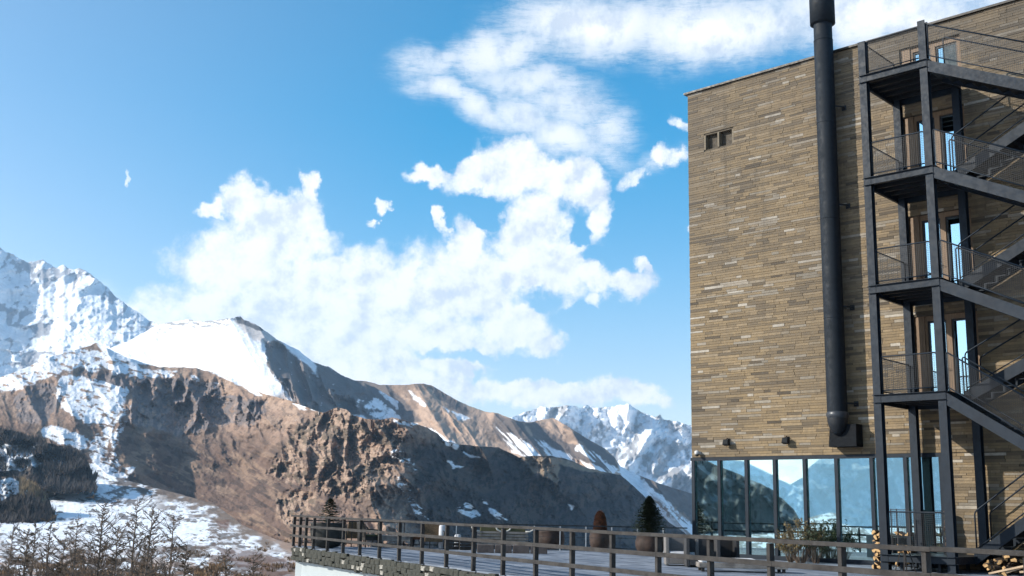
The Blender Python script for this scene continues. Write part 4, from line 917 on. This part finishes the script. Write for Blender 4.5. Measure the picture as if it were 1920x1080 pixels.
# individual stones of the edge; shared meshes
def stone_mesh(sx, sy, sz, m_, seed):
    r_ = random.Random(seed); b_ = MB(); v = []
    for (x, y, z_) in [(-1, -1, -1), (1, -1, -1), (1, 1, -1), (-1, 1, -1), (-1, -1, 1), (1, -1, 1), (1, 1, 1), (-1, 1, 1)]:
        v.append((x*sx/2*(1-r_.uniform(0, .16)), y*sy/2*(1-r_.uniform(0, .2)), z_*sz/2*(1-r_.uniform(0, .16))))
    b_.hexa(v); return b_.mesh('stone', m_)
SMESH = [stone_mesh(sx, .16, sz, (STONEP if k in (2,) else STONE), k) for k, (sx, sz) in enumerate([(.44, .17), (.32, .2), (.30, .13), (.5, .18), (.27, .2), (.62, .16), (.36, .12), (.4, .2)])]
cnt = 0
for zc, dt0 in ((-.12, 0), (-.28, .17), (-.43, .05)):
    t_ = TE-.12-dt0
    while t_ > -2.5 and cnt < 298:
        ms = random.choice(SMESH); L = {0: .44, 1: .32, 2: .30, 3: .5, 4: .27, 5: .62, 6: .36, 7: .4}[SMESH.index(ms)]
        s_o = link('stone', ms, edge, .02); p = rp(t_-L/2, -.04+random.uniform(-.01, .02), zc+random.uniform(-.035, .035)); s_o.location = tuple(p); s_o.rotation_euler = (random.uniform(-.04, .04), random.uniform(-.05, .05), math.atan2(RD[1], RD[0])); t_ -= L-.03; cnt += 1

# near railing: heavy old timber
nrl = thing('deck_railing', rp(0), math.atan2(RD[1], RD[0]), 'weathered dark timber railing with three rails along the near edge of the terrace', 'railing')
PT = [14.3, 13.5, 12.75, 11.8, 10.18, 8.52, 6.88, 5.12, 3.5, 1.79, .13, -1.54, -3.17, -4.79, -6.39, -7.97, -9.54, -11.12, -12.69, -14.27, -15.86, -17.45, -19.05]
for t_ in PT:
    b_ = MB(); ln = random.uniform(-.012, .012); b_.hexa([(t_-.042, -.05, -.02), (t_+.042, -.05, -.02), (t_+.042, .05, -.02), (t_-.042, .05, -.02), (t_-.042+ln, -.05, 1.05), (t_+.042+ln, -.05, 1.05), (t_+.042+ln, .05, 1.05), (t_-.042+ln, .05, 1.05)]); b_.build('post', OLDWOOD, nrl, .008)
def wavy(x0, x1, yc, zc, wy, wz, nm, m=OLDWOOD):
    x = x0
    while x < x1-.1:
        x2 = min(x1, x+random.choice([3.2, 4.8, 3.3])); b_ = MB(); a = random.uniform(-.008, .008); c = random.uniform(-.008, .008)
        b_.hexa([(x+.004, yc-wy/2, zc-wz/2+a), (x2, yc-wy/2, zc-wz/2+c), (x2, yc+wy/2, zc-wz/2+c), (x+.004, yc+wy/2, zc-wz/2+a), (x+.004, yc-wy/2, zc+wz/2+a), (x2, yc-wy/2, zc+wz/2+c), (x2, yc+wy/2, zc+wz/2+c), (x+.004, yc+wy/2, zc+wz/2+a)])
        b_.build(nm, m, nrl, .006); x = x2
wavy(-19.3, TE-.02, 0, 1.09, .15, .065, 'top_rail'); wavy(-19.3, TE-.02, .07, .74, .03, .085, 'rail'); wavy(-19.3, TE-.02, .07, .375, .03, .085, 'rail')
# far railing
LK = float(np.linalg.norm(KF-K0)); frl = thing('cable_railing', (*K0, 0), math.atan2(dK_[1], dK_[0]), 'thin railing with pale posts along the far edge of the terrace', 'railing')
b_ = MB(); b_.bar((.1, -.08, .93), (LK-.02, -.08, .93), .05, .045); b_.build('top_rail', DSTEEL, frl)
for zz_ in (.12, .5): b_ = MB(); b_.bar((.1, -.08, zz_), (LK-.02, -.08, zz_), .012, .012 if zz_ > .2 else .03); b_.build('rail', DSTEEL, frl)
for k in range(int(LK/.98)+1):
    x = .3+k*.98
    if x < LK-.1: b_ = MB(); b_.bar((x, -.11, -.003), (x, -.11, .905 if k > 4 else .905), .034); b_.build('post', WHITE if k > 5 else OLDWOOD, frl)

# ------------------------------------------------------------------ pots and plants on the terrace
def pot(loc, prof, m, label, n=28):
    t = thing('planter_pot', loc, 0, label, 'pot', 'large round pots on the terrace')
    b_ = MB(); b_.lathe(prof, n, wob=.008); b_.build('vessel', m, t)
    r, z_ = prof[-1]; b_ = MB(); b_.lathe([(0, z_-.02), (r+.0, z_-.03)], n); b_.build('soil', SOIL, t)
    return t
def conifer(loc, H, R, n, label, lean=0, m=NEEDLE, seed=0, stem=None):
    r_ = random.Random(seed); t = thing('small_conifer', loc, 0, label, 'shrub')
    b_ = MB(); b_.tube([(0, 0, -.05), (lean*.4, 0, H*.5), (lean, 0, H*.97)], [.035, .022, .006], 6); b_.build('stem', BARK, t)
    b_ = MB()
    for i in range(n):
        f_ = (i+.5)/n; f_ = f_**.85; z0 = H*(.03+.95*f_); ang = i*2.39996+r_.uniform(-.3, .3); rad = R*(1-f_)**.8*(r_.uniform(.7, 1.18))+.03
        up = r_.uniform(.15, .5)*rad; d = np.array([math.cos(ang), math.sin(ang), 0]); base = np.array([lean*f_, 0, z0]); tip = base+d*rad+np.array([0, 0, up*.6-.05])
        for k in range(9):
            q = (k+1)/9; p = base+(tip-base)*q; w_ = (.05+.10*(1-abs(q-.5)))*(.6+.6*(1-f_))
            for sgn in (-1, 1):
                sd_ = np.cross(d, (0, 0, 1))*sgn
                e1 = p+sd_*w_*r_.uniform(.6, 1.2)+d*w_*.5+np.array([0, 0, r_.uniform(-.03, .06)])
                b_.tri(p-d*.02, p+d*.035+np.array([0, 0, .015]), e1)
    b_.build('foliage', m, t); return t
BIG = [(.16, 0), (.40, .06), (.56, .22), (.62, .42), (.60, .60), (.55, .70), (.57, .74), (.53, .74), (.50, .70)]
p1 = on_deck(613, 1027); pot(p1, [(.18, 0), (.42, .05), (.58, .25), (.63, .6), (.62, .83), (.66, .88), (.60, .88), (.57, .84)], DPOT, 'large dark bowl-shaped pot by the left corner of the terrace')
conifer(p1+np.array([.05, 0, .82]), .95, .48, 60, 'small sparse dark conifer growing in the dark pot at the left corner', seed=3)
p2 = on_deck(1031, 1029.5); pot(p2, [(.22, 0), (.46, .06), (.57, .25), (.58, .45), (.53, .66), (.56, .70), (.5, .70), (.48, .66)], TERRA, 'squat brown pot with almost bare soil, leftmost of the three clay pots')
t = thing('low_plant', p2+np.array([.15, 0, .66]), 0, 'tiny green plant poking out of the leftmost clay pot', 'plant'); b_ = MB(); r_ = random.Random(5)
for i in range(70):
    a = r_.uniform(0, 6.28); rr_ = r_.uniform(.02, .16); p = np.array([math.cos(a)*rr_, math.sin(a)*rr_, 0]); b_.tri(p, p+np.array([.03, .01, .02]), p*1.5+np.array([0, 0, r_.uniform(.1, .27)]))
b_.build('leaves', NEEDLE, t)
p3 = on_deck(1125, 1030); pot(p3, [(.2, 0), (.36, .05), (.42, .25), (.43, .5), (.39, .70), (.42, .74), (.37, .74), (.35, .70)], TERRA, 'dark clay pot holding the rust-coloured cone shrub')
t = thing('cone_shrub', p3+np.array([0, 0, .70]), 0, 'rust-brown clipped cone shrub standing in a clay pot', 'shrub'); b_ = MB(); r_ = random.Random(6)
for i in range(2600):
    f_ = r_.random(); a = r_.uniform(0, 6.28); z0 = f_*.78; rad = .255*math.sqrt(max(0, 1-(f_*1.0)**2.4))*(.9+.14*r_.random()); p = np.array([math.cos(a)*rad, math.sin(a)*rad, z0]); e_ = np.array([r_.uniform(-.03, .03) for _ in range(3)]); b_.tri(p, p+e_, p*1.02+np.array([math.cos(a)*.03, math.sin(a)*.03, .035]))
b_.build('foliage', RUST, t); b_ = MB(); b_.lathe([(.06, -.03), (.21, .03), (.235, .25), (.20, .5), (.12, .68), (0, .75)], 14); b_.build('inner_twigs', mat('rust_core', (.045, .02, .012), .95, 0, .3, 12), t)
p4 = on_deck(1219, 1041); pot(p4, [(.2, 0), (.42, .05), (.52, .28), (.53, .45), (.47, .66), (.5, .70), (.44, .70), (.42, .66)], TERRA, 'round clay pot holding the full green conifer nearest the building')
conifer(p4+np.array([-.02, 0, .66]), 1.42, .66, 300, 'full dark green conifer in the clay pot nearest the building', seed=9)

# ------------------------------------------------------------------ seats and tables on the terrace
def armchair(name, loc, rz, label, m=WICKER, group='low chairs near the left corner'):
    t = thing(name, loc, rz, label, 'chair', group)
    b_ = MB(); b_.box(-.33, .33, -.32, .32, .26, .40); b_.build('seat', m, t, .02)
    b_ = MB(); b_.hexa([(-.33, .27, .38), (.33, .27, .38), (.33, .35, .38), (-.33, .35, .38), (-.31, .36, .92), (.31, .36, .92), (.31, .43, .92), (-.31, .43, .92)]); b_.build('backrest', m, t, .02)
    for sx in (-1, 1):
        b_ = MB(); b_.tube([(sx*.37, -.30, 0), (sx*.37, -.31, .55), (sx*.37, -.24, .63), (sx*.37, .2, .66), (sx*.36, .36, .8)], .022, 8); b_.build('armrest', OLDWOOD, t)
        b_ = MB(); b_.bar((sx*.35, .3, 0), (sx*.35, .33, .8), .04); b_.build('leg', OLDWOOD, t)
    b_ = MB(); b_.box(-.29, .29, -.29, .24, .402, .47); b_.build('cushion', OLIVE, t, .03)
    return t
armchair('wicker_chair', on_deck(662, 1022), R_(200), 'low brown chair with a tan seat next to the dark pot')
armchair('wicker_chair', on_deck(692, 1026), R_(120), 'dark folding-style armchair seen side-on beside the low grey table', OLDWOOD)
armchair('wicker_chair', on_deck(812, 1029), R_(8), 'high-backed brown wicker chair turned to the mountains', WICKER)
t = thing('round_stool', on_deck(779, 1027), 0, 'small orange-brown stool beside the wicker chair', 'stool'); b_ = MB(); b_.lathe([(0, .44), (.24, .43), (.26, .38), (.22, .32), (.12, .3)], 18); b_.build('seat', mat('orange_leather', (.24, .10, .045), .7, 0, .2, 8), t)
for a in range(3): b_ = MB(); b_.bar((.1*math.cos(a*2.1), .1*math.sin(a*2.1), .31), (.2*math.cos(a*2.1), .2*math.sin(a*2.1), 0), .03); b_.build('leg', OLDWOOD, t)
def pallet_table(px_, py_, L, D, H, label, rz=0):
    t = thing('low_table', on_deck(px_, py_), rz, label, 'table', 'low slatted tables on the terrace')
    for k in range(6): b_ = MB(); y = -D/2+(k+.5)*D/6; b_.box(-L/2, L/2, y-D/13, y+D/13, H-.04, H); b_.build('slat', GREYWOOD, t)
    for sx in (-1, 1):
        for sy in (-1, 1): b_ = MB(); b_.box(sx*(L/2-.05)-.04, sx*(L/2-.05)+.04, sy*(D/2-.05)-.04, sy*(D/2-.05)+.04, 0, H-.042); b_.build('leg', OLDWOOD, t)
    for y in (-D/2+.03, D/2-.06): b_ = MB(); b_.box(-L/2+.1, L/2-.1, y, y+.03, H-.2, H-.042); b_.build('apron', GREYWOOD, t)
    return t
pallet_table(742, 1027, 1.3, .7, .45, 'low grey slatted table between the dark armchair and the orange stool')
for k, (x_, y_, h_, lb) in enumerate(((828, 1029, .86, 'rolled pale cushion standing upright right of the wicker chair'), (858, 1027, .5, 'short rolled pale cushion leaning beside the wooden crate'))):
    t = thing('rolled_cushion', on_deck(x_, y_), 0, lb, 'cushion', 'rolled cushions'); b_ = MB(); b_.lathe([(0, 0), (.11, .0), (.13, .05), (.125, h_-.05), (.1, h_), (0, h_)], 14, wob=.05); b_.build('roll', CUSHION, t)
    b_ = MB(); b_.lathe([(.129, h_*.5), (.135, h_*.5+.01), (.135, h_*.5+.04), (.129, h_*.5+.05)], 14, wob=.05); b_.build('strap', OLIVE, t)
def crate(px_, py_, L, H, label):
    t = thing('wooden_crate', on_deck(px_, py_), .1, label, 'crate', 'dark crates beside the slatted benches')
    for k in range(6): b_ = MB(); z0 = .02+(k//2)*H/3; y = (-.2, .18)[k % 2]; b_.box(-L/2, L/2, y, y+.02, z0, z0+H/3-.03); b_.build('slat', OLDWOOD, t)
    b_ = MB(); b_.box(-L/2, -L/2+.02, -.178, .178, .02, H-.03); b_.box(L/2-.02, L/2, -.178, .178, .02, H-.03); b_.box(-L/2+.022, L/2-.022, -.178, .178, 0, .02); b_.build('body', OLDWOOD, t)
crate(848, 1030, .5, .36, 'dark slatted crate, the left of two by the benches'); crate(872, 1031, .42, .34, 'dark slatted crate next to the curved armrest, right of its twin')
def bench(px_, py_, rz, L, label):
    """slatted timber bench with a pale arm that curls up at each end, seen from behind"""
    t = thing('slatted_bench', on_deck(px_, py_), rz, label, 'bench', 'grey slatted benches with curled pale arms')
    for k in range(5): b_ = MB(); z0 = .24+k*.1; b_.box(-L/2, L/2, -.36-.012*k, -.33-.012*k, z0, z0+.075); b_.build('back_slat', GREYWOOD, t)
    for k in range(5): b_ = MB(); y = -.25+k*.13; b_.box(-L/2, L/2, y, y+.1, .33, .36); b_.build('seat_slat', GREYWOOD, t)
    for sx in (-1, 1):
        b_ = MB(); x = sx*L/2; b_.tube([(x-sx*.1, -.4, .72), (x+sx*.05, -.4, .72), (x+sx*.16, -.4, .78), (x+sx*.22, -.4, .92)], .028, 8); b_.build('armrest', mat('pale_arm', (.50, .49, .45), .7, 0, .1, 6), t)
        for y in (-.3, .32): b_ = MB(); b_.box(x-.06 if sx > 0 else x, x if sx > 0 else x+.06, y-.03, y+.03, 0, .325); b_.build('leg', OLDWOOD, t)
    b_ = MB(); b_.box(-L/2+.1, L/2-.1, -.32, -.2, .362, .9); b_.build('cushion', OLIVE, t, .03)
    return t
bench(920, 1034, .03, 1.0, 'grey slatted bench with curled pale arms, left of the pair'); bench(964, 1035, .03, .95, 'grey slatted bench with curled pale arms, right of the pair by the first clay pot')
b0 = on_deck(960, 1036)
t = thing('brick_pedestal', on_deck(935, 1036.5), .03, 'low dark block base in front of the slatted benches', 'block'); b_ = MB()
for k in range(4): b_ = MB(); b_.box(-.75+k*.62, -.75+k*.62+.58, -.12, .12, 0, .27); b_.build('block', mat('brown_block', (.12, .095, .085), .85, 0, .2, 5), t, .015)
def rattan_box(px_, py_, W_, H_, m, label, cushion=False, D=.8):
    t = thing('rattan_seat', on_deck(px_, py_), R_(-3), label, 'seat', 'square rattan lounge seats by the windows')
    b_ = MB(); b_.box(-W_/2, W_/2, .0+D/2-.1, D/2, .02, H_); b_.build('backrest', m, t, .02)
    for sx in (-1, 1): b_ = MB(); b_.box(sx*W_/2-.05, sx*W_/2+.05, -D/2, D/2-.102, .02, H_*.98); b_.build('side_panel', m, t, .015)
    b_ = MB(); b_.box(-W_/2+.052, W_/2-.052, -D/2, D/2-.104, .05, .26); b_.build('seat', m, t, .02)
    if cushion: b_ = MB(); b_.box(-W_/2+.06, W_/2-.06, -D/2+.0, D/2-.11, .265, .40); b_.build('cushion', CUSHION, t, .04)
    return t
GR = mat('grey_rattan', (.21, .195, .185), .8, 0, .2, 40, .5, 90)
rattan_box(1277, 1060, .85, .86, GR, 'grey framed lounge seat with a white cushion, left of the three', True)
rattan_box(1316, 1063, .86, .86, DWICKER, 'closed dark grey rattan seat in the middle of the three')
rattan_box(1354, 1062, .80, .80, mat('black_rattan', (.018, .018, .02), .7, 0, .2, 40, .5, 90), 'black rattan seat, right of the three in front of the window')
t = thing('daybed', on_deck(1390, 1072), R_(-3), 'low timber lounger base with a pale mattress in front of the glazed wall', 'lounger')
b_ = MB(); b_.box(-1.15, 1.15, -.4, .4, .10, .22); b_.build('frame', GREYWOOD, t, .01); b_ = MB(); b_.box(-1.1, .35, -.38, .38, .222, .34); b_.build('mattress', CUSHION, t, .04)
b_ = MB(); b_.box(.36, 1.12, -.38, .38, .222, .30); b_.build('folded_blanket', mat('grey_blanket', (.16, .17, .2), .9, 0, .15, 8), t, .03)
for sx in (-1, 1):
    for sy in (-1, 1): b_ = MB(); b_.box(sx*1.05-.04, sx*1.05+.04, sy*.33-.04, sy*.33+.04, 0, .098); b_.build('leg', OLDWOOD, t)

# ------------------------------------------------------------------ firewood
def log_mesh(L, r, seed, split):
    r_ = random.Random(seed); b_ = MB(); n = 7
    ang = sorted(r_.uniform(0, 6.28) for _ in range(n)); ring = [(math.cos(a)*r*r_.uniform(.8, 1.1), math.sin(a)*r*r_.uniform(.75, 1.1)) for a in ang]
    for y in (-L/2, L/2): b_.v += [(x, y, z_) for x, z_ in ring]
    b_.f = [tuple(range(n)), tuple(range(n, 2*n))[::-1]]+[(i+n, (i+1) % n+n, (i+1) % n, i) for i in range(n)]; b_.sm = [False]*(n+2)
    me = b_.mesh('log', LOG); me.materials.append(LOGEND)
    for p in me.polygons:
        if p.index > 1 and (p.index % 3 != 0 or not split): p.material_index = 1
    return me
LOGS = [log_mesh(.42, r, k, k % 2) for k, r in enumerate((.075, .06, .085, .065, .05, .07))]
def log_stack(cx, cols, rows, loc, rz, label, step=.135):
    t = thing('log_stack', loc, rz, label, 'firewood', 'stacks of split firewood')
    for i in range(cols):
        for j in range(rows):
            o = link('log', random.choice(LOGS), t); o.location = ((i-(cols-1)/2)*step+random.uniform(-.012, .012)+(.5*step if j % 2 else 0), random.uniform(-.03, .03), .07+j*step*.9); o.rotation_euler = (0, random.uniform(0, 6), 0)
    return t
log_stack(0, 3, 9, on_deck(1655, 1068), BROT, 'narrow golden stack of split logs at the left foot of the steel staircase')
rk = thing('log_rack', W3(8.35, 1.15, 0), BROT, 'tall open metal rack at the glazed wall beside the steel staircase', 'rack')
b_ = MB()
for sx in (-.28, .28):
    for sy in (-.2, .2): b_.bar((sx, sy, 0), (sx, sy, 1.75), .025)
for zz_ in (.05, .95, 1.72):
    b_.bar((-.28, -.2, zz_), (.28, -.2, zz_), .02); b_.bar((-.28, .2, zz_), (.28, .2, zz_), .02); b_.bar((-.28, -.2, zz_), (-.28, .2, zz_), .02); b_.bar((.28, -.2, zz_), (.28, .2, zz_), .02)
b_.build('frame', DSTEEL, rk)
log_stack(0, 3, 1, W3(8.35, 1.15, .96), BROT, 'few split logs lying on the upper bars of the metal rack', .14)
log_stack(0, 3, 5, W3(8.35, 1.15, .065), BROT, 'split logs filling the lower part of the metal rack', .14)
# logs hung in a column beside the door
t = thing('stone_column', W3(9.35, .3, 0), BROT, 'slender column of stacked brown stones in front of the last window', 'column')
z0 = 0.0; r_ = random.Random(2)
for k in range(11):
    h = r_.uniform(.12, .19); b_ = MB(); w_ = r_.uniform(.10, .14); b_.lathe([(0, z0), (w_*.8, z0+.01), (w_, z0+h*.5), (w_*.8, z0+h-.012), (0, z0+h-.003)], 7, wob=.12); b_.build('stone', TERRA if k % 3 else STONE, t); z0 += h-.003
# heap of logs and timber under the stairs
t = thing('timber_pile', W3(12.3, 1.2, 0), BROT, 'loose heap of golden timber offcuts and logs under the lowest flight', 'firewood')
for k in range(90):
    o = link('log', random.choice(LOGS), t); a = random.uniform(-1.3, 1.6); c = random.uniform(-.9, .9); hgt = max(.06, (1.05-abs(a)*.45-abs(c)*.3)*random.uniform(.2, 1))
    o.location = (a, c, hgt); o.rotation_euler = (random.uniform(-.25, .25), random.uniform(0, 6), random.uniform(-.5, .5)); o.scale = (1.1, random.uniform(1, 2.2), 1.1)
for k, (a, c, z1, dx) in enumerate(((-1.0, 1.3, .45, 1.5), (-.6, 1.2, .6, 1.4), (-.2, 1.25, .3, 1.6), (.3, 1.1, .75, 1.2))):
    b_ = MB(); b_.bar((a, -c, .05+k*.04), (a+dx, -c+.2, z1), .13, .05); b_.build('plank', mat('pale_plank', (.55, .40, .26), .8, 0, .2, 5, .2, 20), t)
# side table with parasol bases behind the platform
t = thing('side_table', W3(9.4, 3.5, 0), BROT+.3, 'dark round side table on the terrace before the steel staircase', 'table'); b_ = MB(); b_.lathe([(0, .72), (.36, .72), (.37, .70), (.36, .68), (0, .68)], 24); b_.build('tabletop', OLDWOOD, t)
for a in range(4): b_ = MB(); b_.bar((.08*math.cos(a*1.571), .08*math.sin(a*1.571), .68), (.28*math.cos(a*1.571), .28*math.sin(a*1.571), 0), .03); b_.build('leg', OLDWOOD, t)
# shrub in a trough before the window
def bush(loc, H, R, n, label, m=TWIG, seed=1, name='leafy_shrub', cat='shrub', group=None, lm=None):
    r_ = random.Random(seed); t = thing(name, loc, 0, label, cat, group); b_ = MB(); l_ = MB()
    for i in range(n):
        a = r_.uniform(0, 6.28); q = r_.random()**.5; p0 = np.array([math.cos(a)*R*.15, math.sin(a)*R*.15, 0]); p1_ = np.array([math.cos(a)*R*q, math.sin(a)*R*q, H*r_.uniform(.45, 1.0)*(1-.35*q*q)]); mid_ = (p0+p1_)/2+np.array([0, 0, .12*H])
        b_.tube([p0, mid_, p1_], [.007*H/1.5+.003, .004, .002], 3, False)
        for k in range(34):
            f_ = r_.uniform(.25, 1); p = mid_+(p1_-mid_)*((f_-.25)/.75)+np.array([r_.uniform(-1, 1) for _ in range(3)])*.06; e1 = np.array([r_.uniform(-1, 1) for _ in range(3)])*.055*H/1.4; e2 = np.array([r_.uniform(-1, 1) for _ in range(3)])*.055*H/1.4
            l_.tri(p, p+e1, p+e2)
    b_.build('stems', BARK, t); l_.build('leaves', lm or m, t); return t
DRYLEAF = mat('dry_leaves', (.20, .15, .07), .85, 0, .3, 2, tint=(.06, .05, .03))

for k, (x_, off_, H_, R__, lb) in enumerate(((1545, 1.0, 1.55, .85, 'largest golden-brown leafy shrub in front of the glazed wall'), (1500, .9, 1.05, .5, 'low golden-brown shrub in front of the glazed wall, left of the largest one'), (1598, .9, 1.5, .6, 'sparse dark-leaved shrub at the glazed wall nearest the log stack'))):
    s_ = 4.15+(x_-1490)*.0092; q_ = W3(s_+.15, off_, 0); bush(q_, H_, R__, 55 if k < 2 else 40, lb, seed=40+k, name='leafy_shrub', group='shrubs in front of the glazed wall', lm=DRYLEAF if k < 2 else NEEDLE)
# ------------------------------------------------------------------ bare trees and scrub on the slope below the terrace
def gz(x, y): return float(np.interp(math.hypot(x, y-8), [0, 12, 60, 150, 300, 600], [-7, -7, -9.5, -20, -32, -66]))
def tree(x_, ytop, dist_, label, seed, spread=.16, dens=1.0, name='bare_larch', lean=0.0):
    r_ = random.Random(seed); d = rays(x_, 1000); X0, Y0 = d[0]*dist_, d[1]*dist_; zg = gz(X0, Y0)-.4
    dt = rays(x_, ytop-14); H = 1.5+dt[2]*dist_-zg
    t = thing(name, (X0, Y0, zg), r_.uniform(0, 6), label, 'tree', 'bare larches on the slope below the terrace')
    b_ = MB(); pts = [np.array([lean*H*f_**1.5+r_.uniform(-.04, .04), r_.uniform(-.04, .04), H*f_]) for f_ in np.linspace(0, 1, 9)]; r0 = .0125*H
    b_.tube(pts, [r0*(1-f_)**.85+.012 for f_ in np.linspace(0, 1, 9)], 7); b_.build('trunk', BARK, t)
    cl_ = [(r_.uniform(.25, .95)*H, r_.uniform(0, 1)) for _ in range(6)]
    clump = lambda p: max(.15, max((1-abs(p[2]-c[0])/(.09*H))*(.5+c[1]) for c in cl_))
    br = MB(); tf = MB(); n = int(115*dens)
    for i in range(n):
        f_ = .16+.82*(i/n); z_ = H*f_; k = min(7, int(f_*8)); base = pts[k]+(pts[k+1]-pts[k])*(f_*8-k); a = r_.uniform(0, 6.28)
        L = H*spread*1.5*(1-f_*.72)*r_.uniform(.25, 1.25)*(1.0 if r_.random() > .3 else .35); d_ = np.array([math.cos(a), math.sin(a), r_.uniform(.0, .85)])
        if i % 8 == 3 and f_ < .7: d_ = np.array([math.cos(a)*.6, math.sin(a)*.6, r_.uniform(1.2, 2.2)]); L = H*(1-f_)*.42; d_ /= np.linalg.norm(d_)
        P = [base, base+d_*L*.5+np.array([0, 0, -.03*L]), base+d_*L+np.array([0, 0, .10*L])]
        br.tube(P, [.024+.012*L, .018+.008*L, .010], 3, False)
        for q in range(7 if L < H*.2 else 16):
            g_ = r_.uniform(.25, 1); p = base+(P[2]-base)*g_; sd_ = np.cross(d_, (0, 0, 1))*r_.choice((-1, 1)); tip = p+(sd_*r_.uniform(.2, .9)+d_*r_.uniform(.1, .8)+np.array([0, 0, r_.uniform(-.2, .5)]))*L*.36
            br.tube([p, tip], [.022, .010], 3, False)
            for w_ in range(7 if r_.random() < clump(base) else 1):
                h_ = r_.random(); pp = p+(tip-p)*h_; e1 = np.array([r_.uniform(-1, 1), r_.uniform(-1, 1), r_.uniform(-.5, .9)])*.11; e2 = np.array([r_.uniform(-1, 1), r_.uniform(-1, 1), r_.uniform(-.5, .9)])*.08; tf.tri(pp, pp+e1, pp+e2)
    br.build('branches', BARK, t); tf.build('tufts', TUFT, t); return t
TR = [(190, 952, 95, 'tallest dense larch, its dark trunk left of the two central trees', .17, 1.3), (252, 948, 98, 'slim larch with a wide thin crown, left of the central pair', .15, 1.0), (276, 962, 90, 'dark leaning larch, right of the central pair', .15, 1.1),
      (325, 972, 105, 'larch standing alone right of the central pair', .16, 1.0), (68, 988, 110, 'ragged larch left of the brown thicket at the far left', .16, 1.1), (95, 982, 100, 'thin larch with upswept twigs, second of the left group', .13, .9),
      (143, 978, 120, 'faint slender larch between the left group and the tallest tree', .13, .8), (22, 1000, 115, 'small larch at the left edge of the picture', .15, .9), (52, 1003, 96, 'short bushy larch near the left edge', .18, 1.0),
      (223, 1000, 86, 'short broad larch in front of the tallest tree', .2, 1.1), (425, 1038, 100, 'young larch on the snow, rightmost but one', .14, .8), (478, 1050, 92, 'low young larch nearest the terrace wall', .15, .8),
      (350, 1030, 82, 'low bushy larch below the lone tree', .2, 1.0), (-30, 985, 100, 'larch just beyond the left edge of the picture', .16, 1.0), (120, 1025, 80, 'low spreading larch in front of the left group', .22, 1.1), (290, 1020, 118, 'short pale larch behind the leaning one', .16, .8)]
for k, (x_, yt, D_, lb, sp, dn) in enumerate(TR): tree(x_, yt, D_, lb, 20+k, sp, dn, lean=(.03 if k == 2 else random.uniform(-.01, .01)))
# scrub: nobody could count it
sc_ = MB(); r_ = random.Random(12)
for i in range(1300):
    x_ = r_.uniform(-60, 580); y_ = 1095-95*r_.random()**1.5; 
    if fbm(np.array([x_/46.0]), np.array([y_/13.0]), 3, 3)[0] < .555+.12*(1095-y_)/95: continue
    D_ = float(np.interp(y_, [1000, 1040, 1080, 1120], [950, 560, 340, 250])); d = rays(x_, y_); X0, Y0 = d[0]*D_, d[1]*D_
    z0 = 1.5+d[2]*D_-.4; H = r_.uniform(1.4, 3.4); R__ = H*.75
    for j in range(26):
        a = r_.uniform(0, 6.28); q = r_.random(); p0 = np.array([X0+math.cos(a)*R__*.3*q, Y0+math.sin(a)*R__*.3*q, z0]); p1_ = p0+np.array([math.cos(a)*R__*q, math.sin(a)*R__*q, H*r_.uniform(.5, 1)]); w_ = .06+.015*H
        sc_.tri(p0, p0+np.array([w_, w_, 0]), p1_); m2 = (p0+p1_)/2; sc_.tri(m2, p1_, m2+np.array([r_.uniform(-.3, .3), r_.uniform(-.3, .3), r_.uniform(.1, .4)]))
sc_.build('scrub', mat('scrub_twigs', (.26, .155, .075), .9, 0, .35, .05, tint=(.10, .062, .045)), None, kind='stuff', label='tangled brown and orange scrub between the bare trees on the snowy slope')
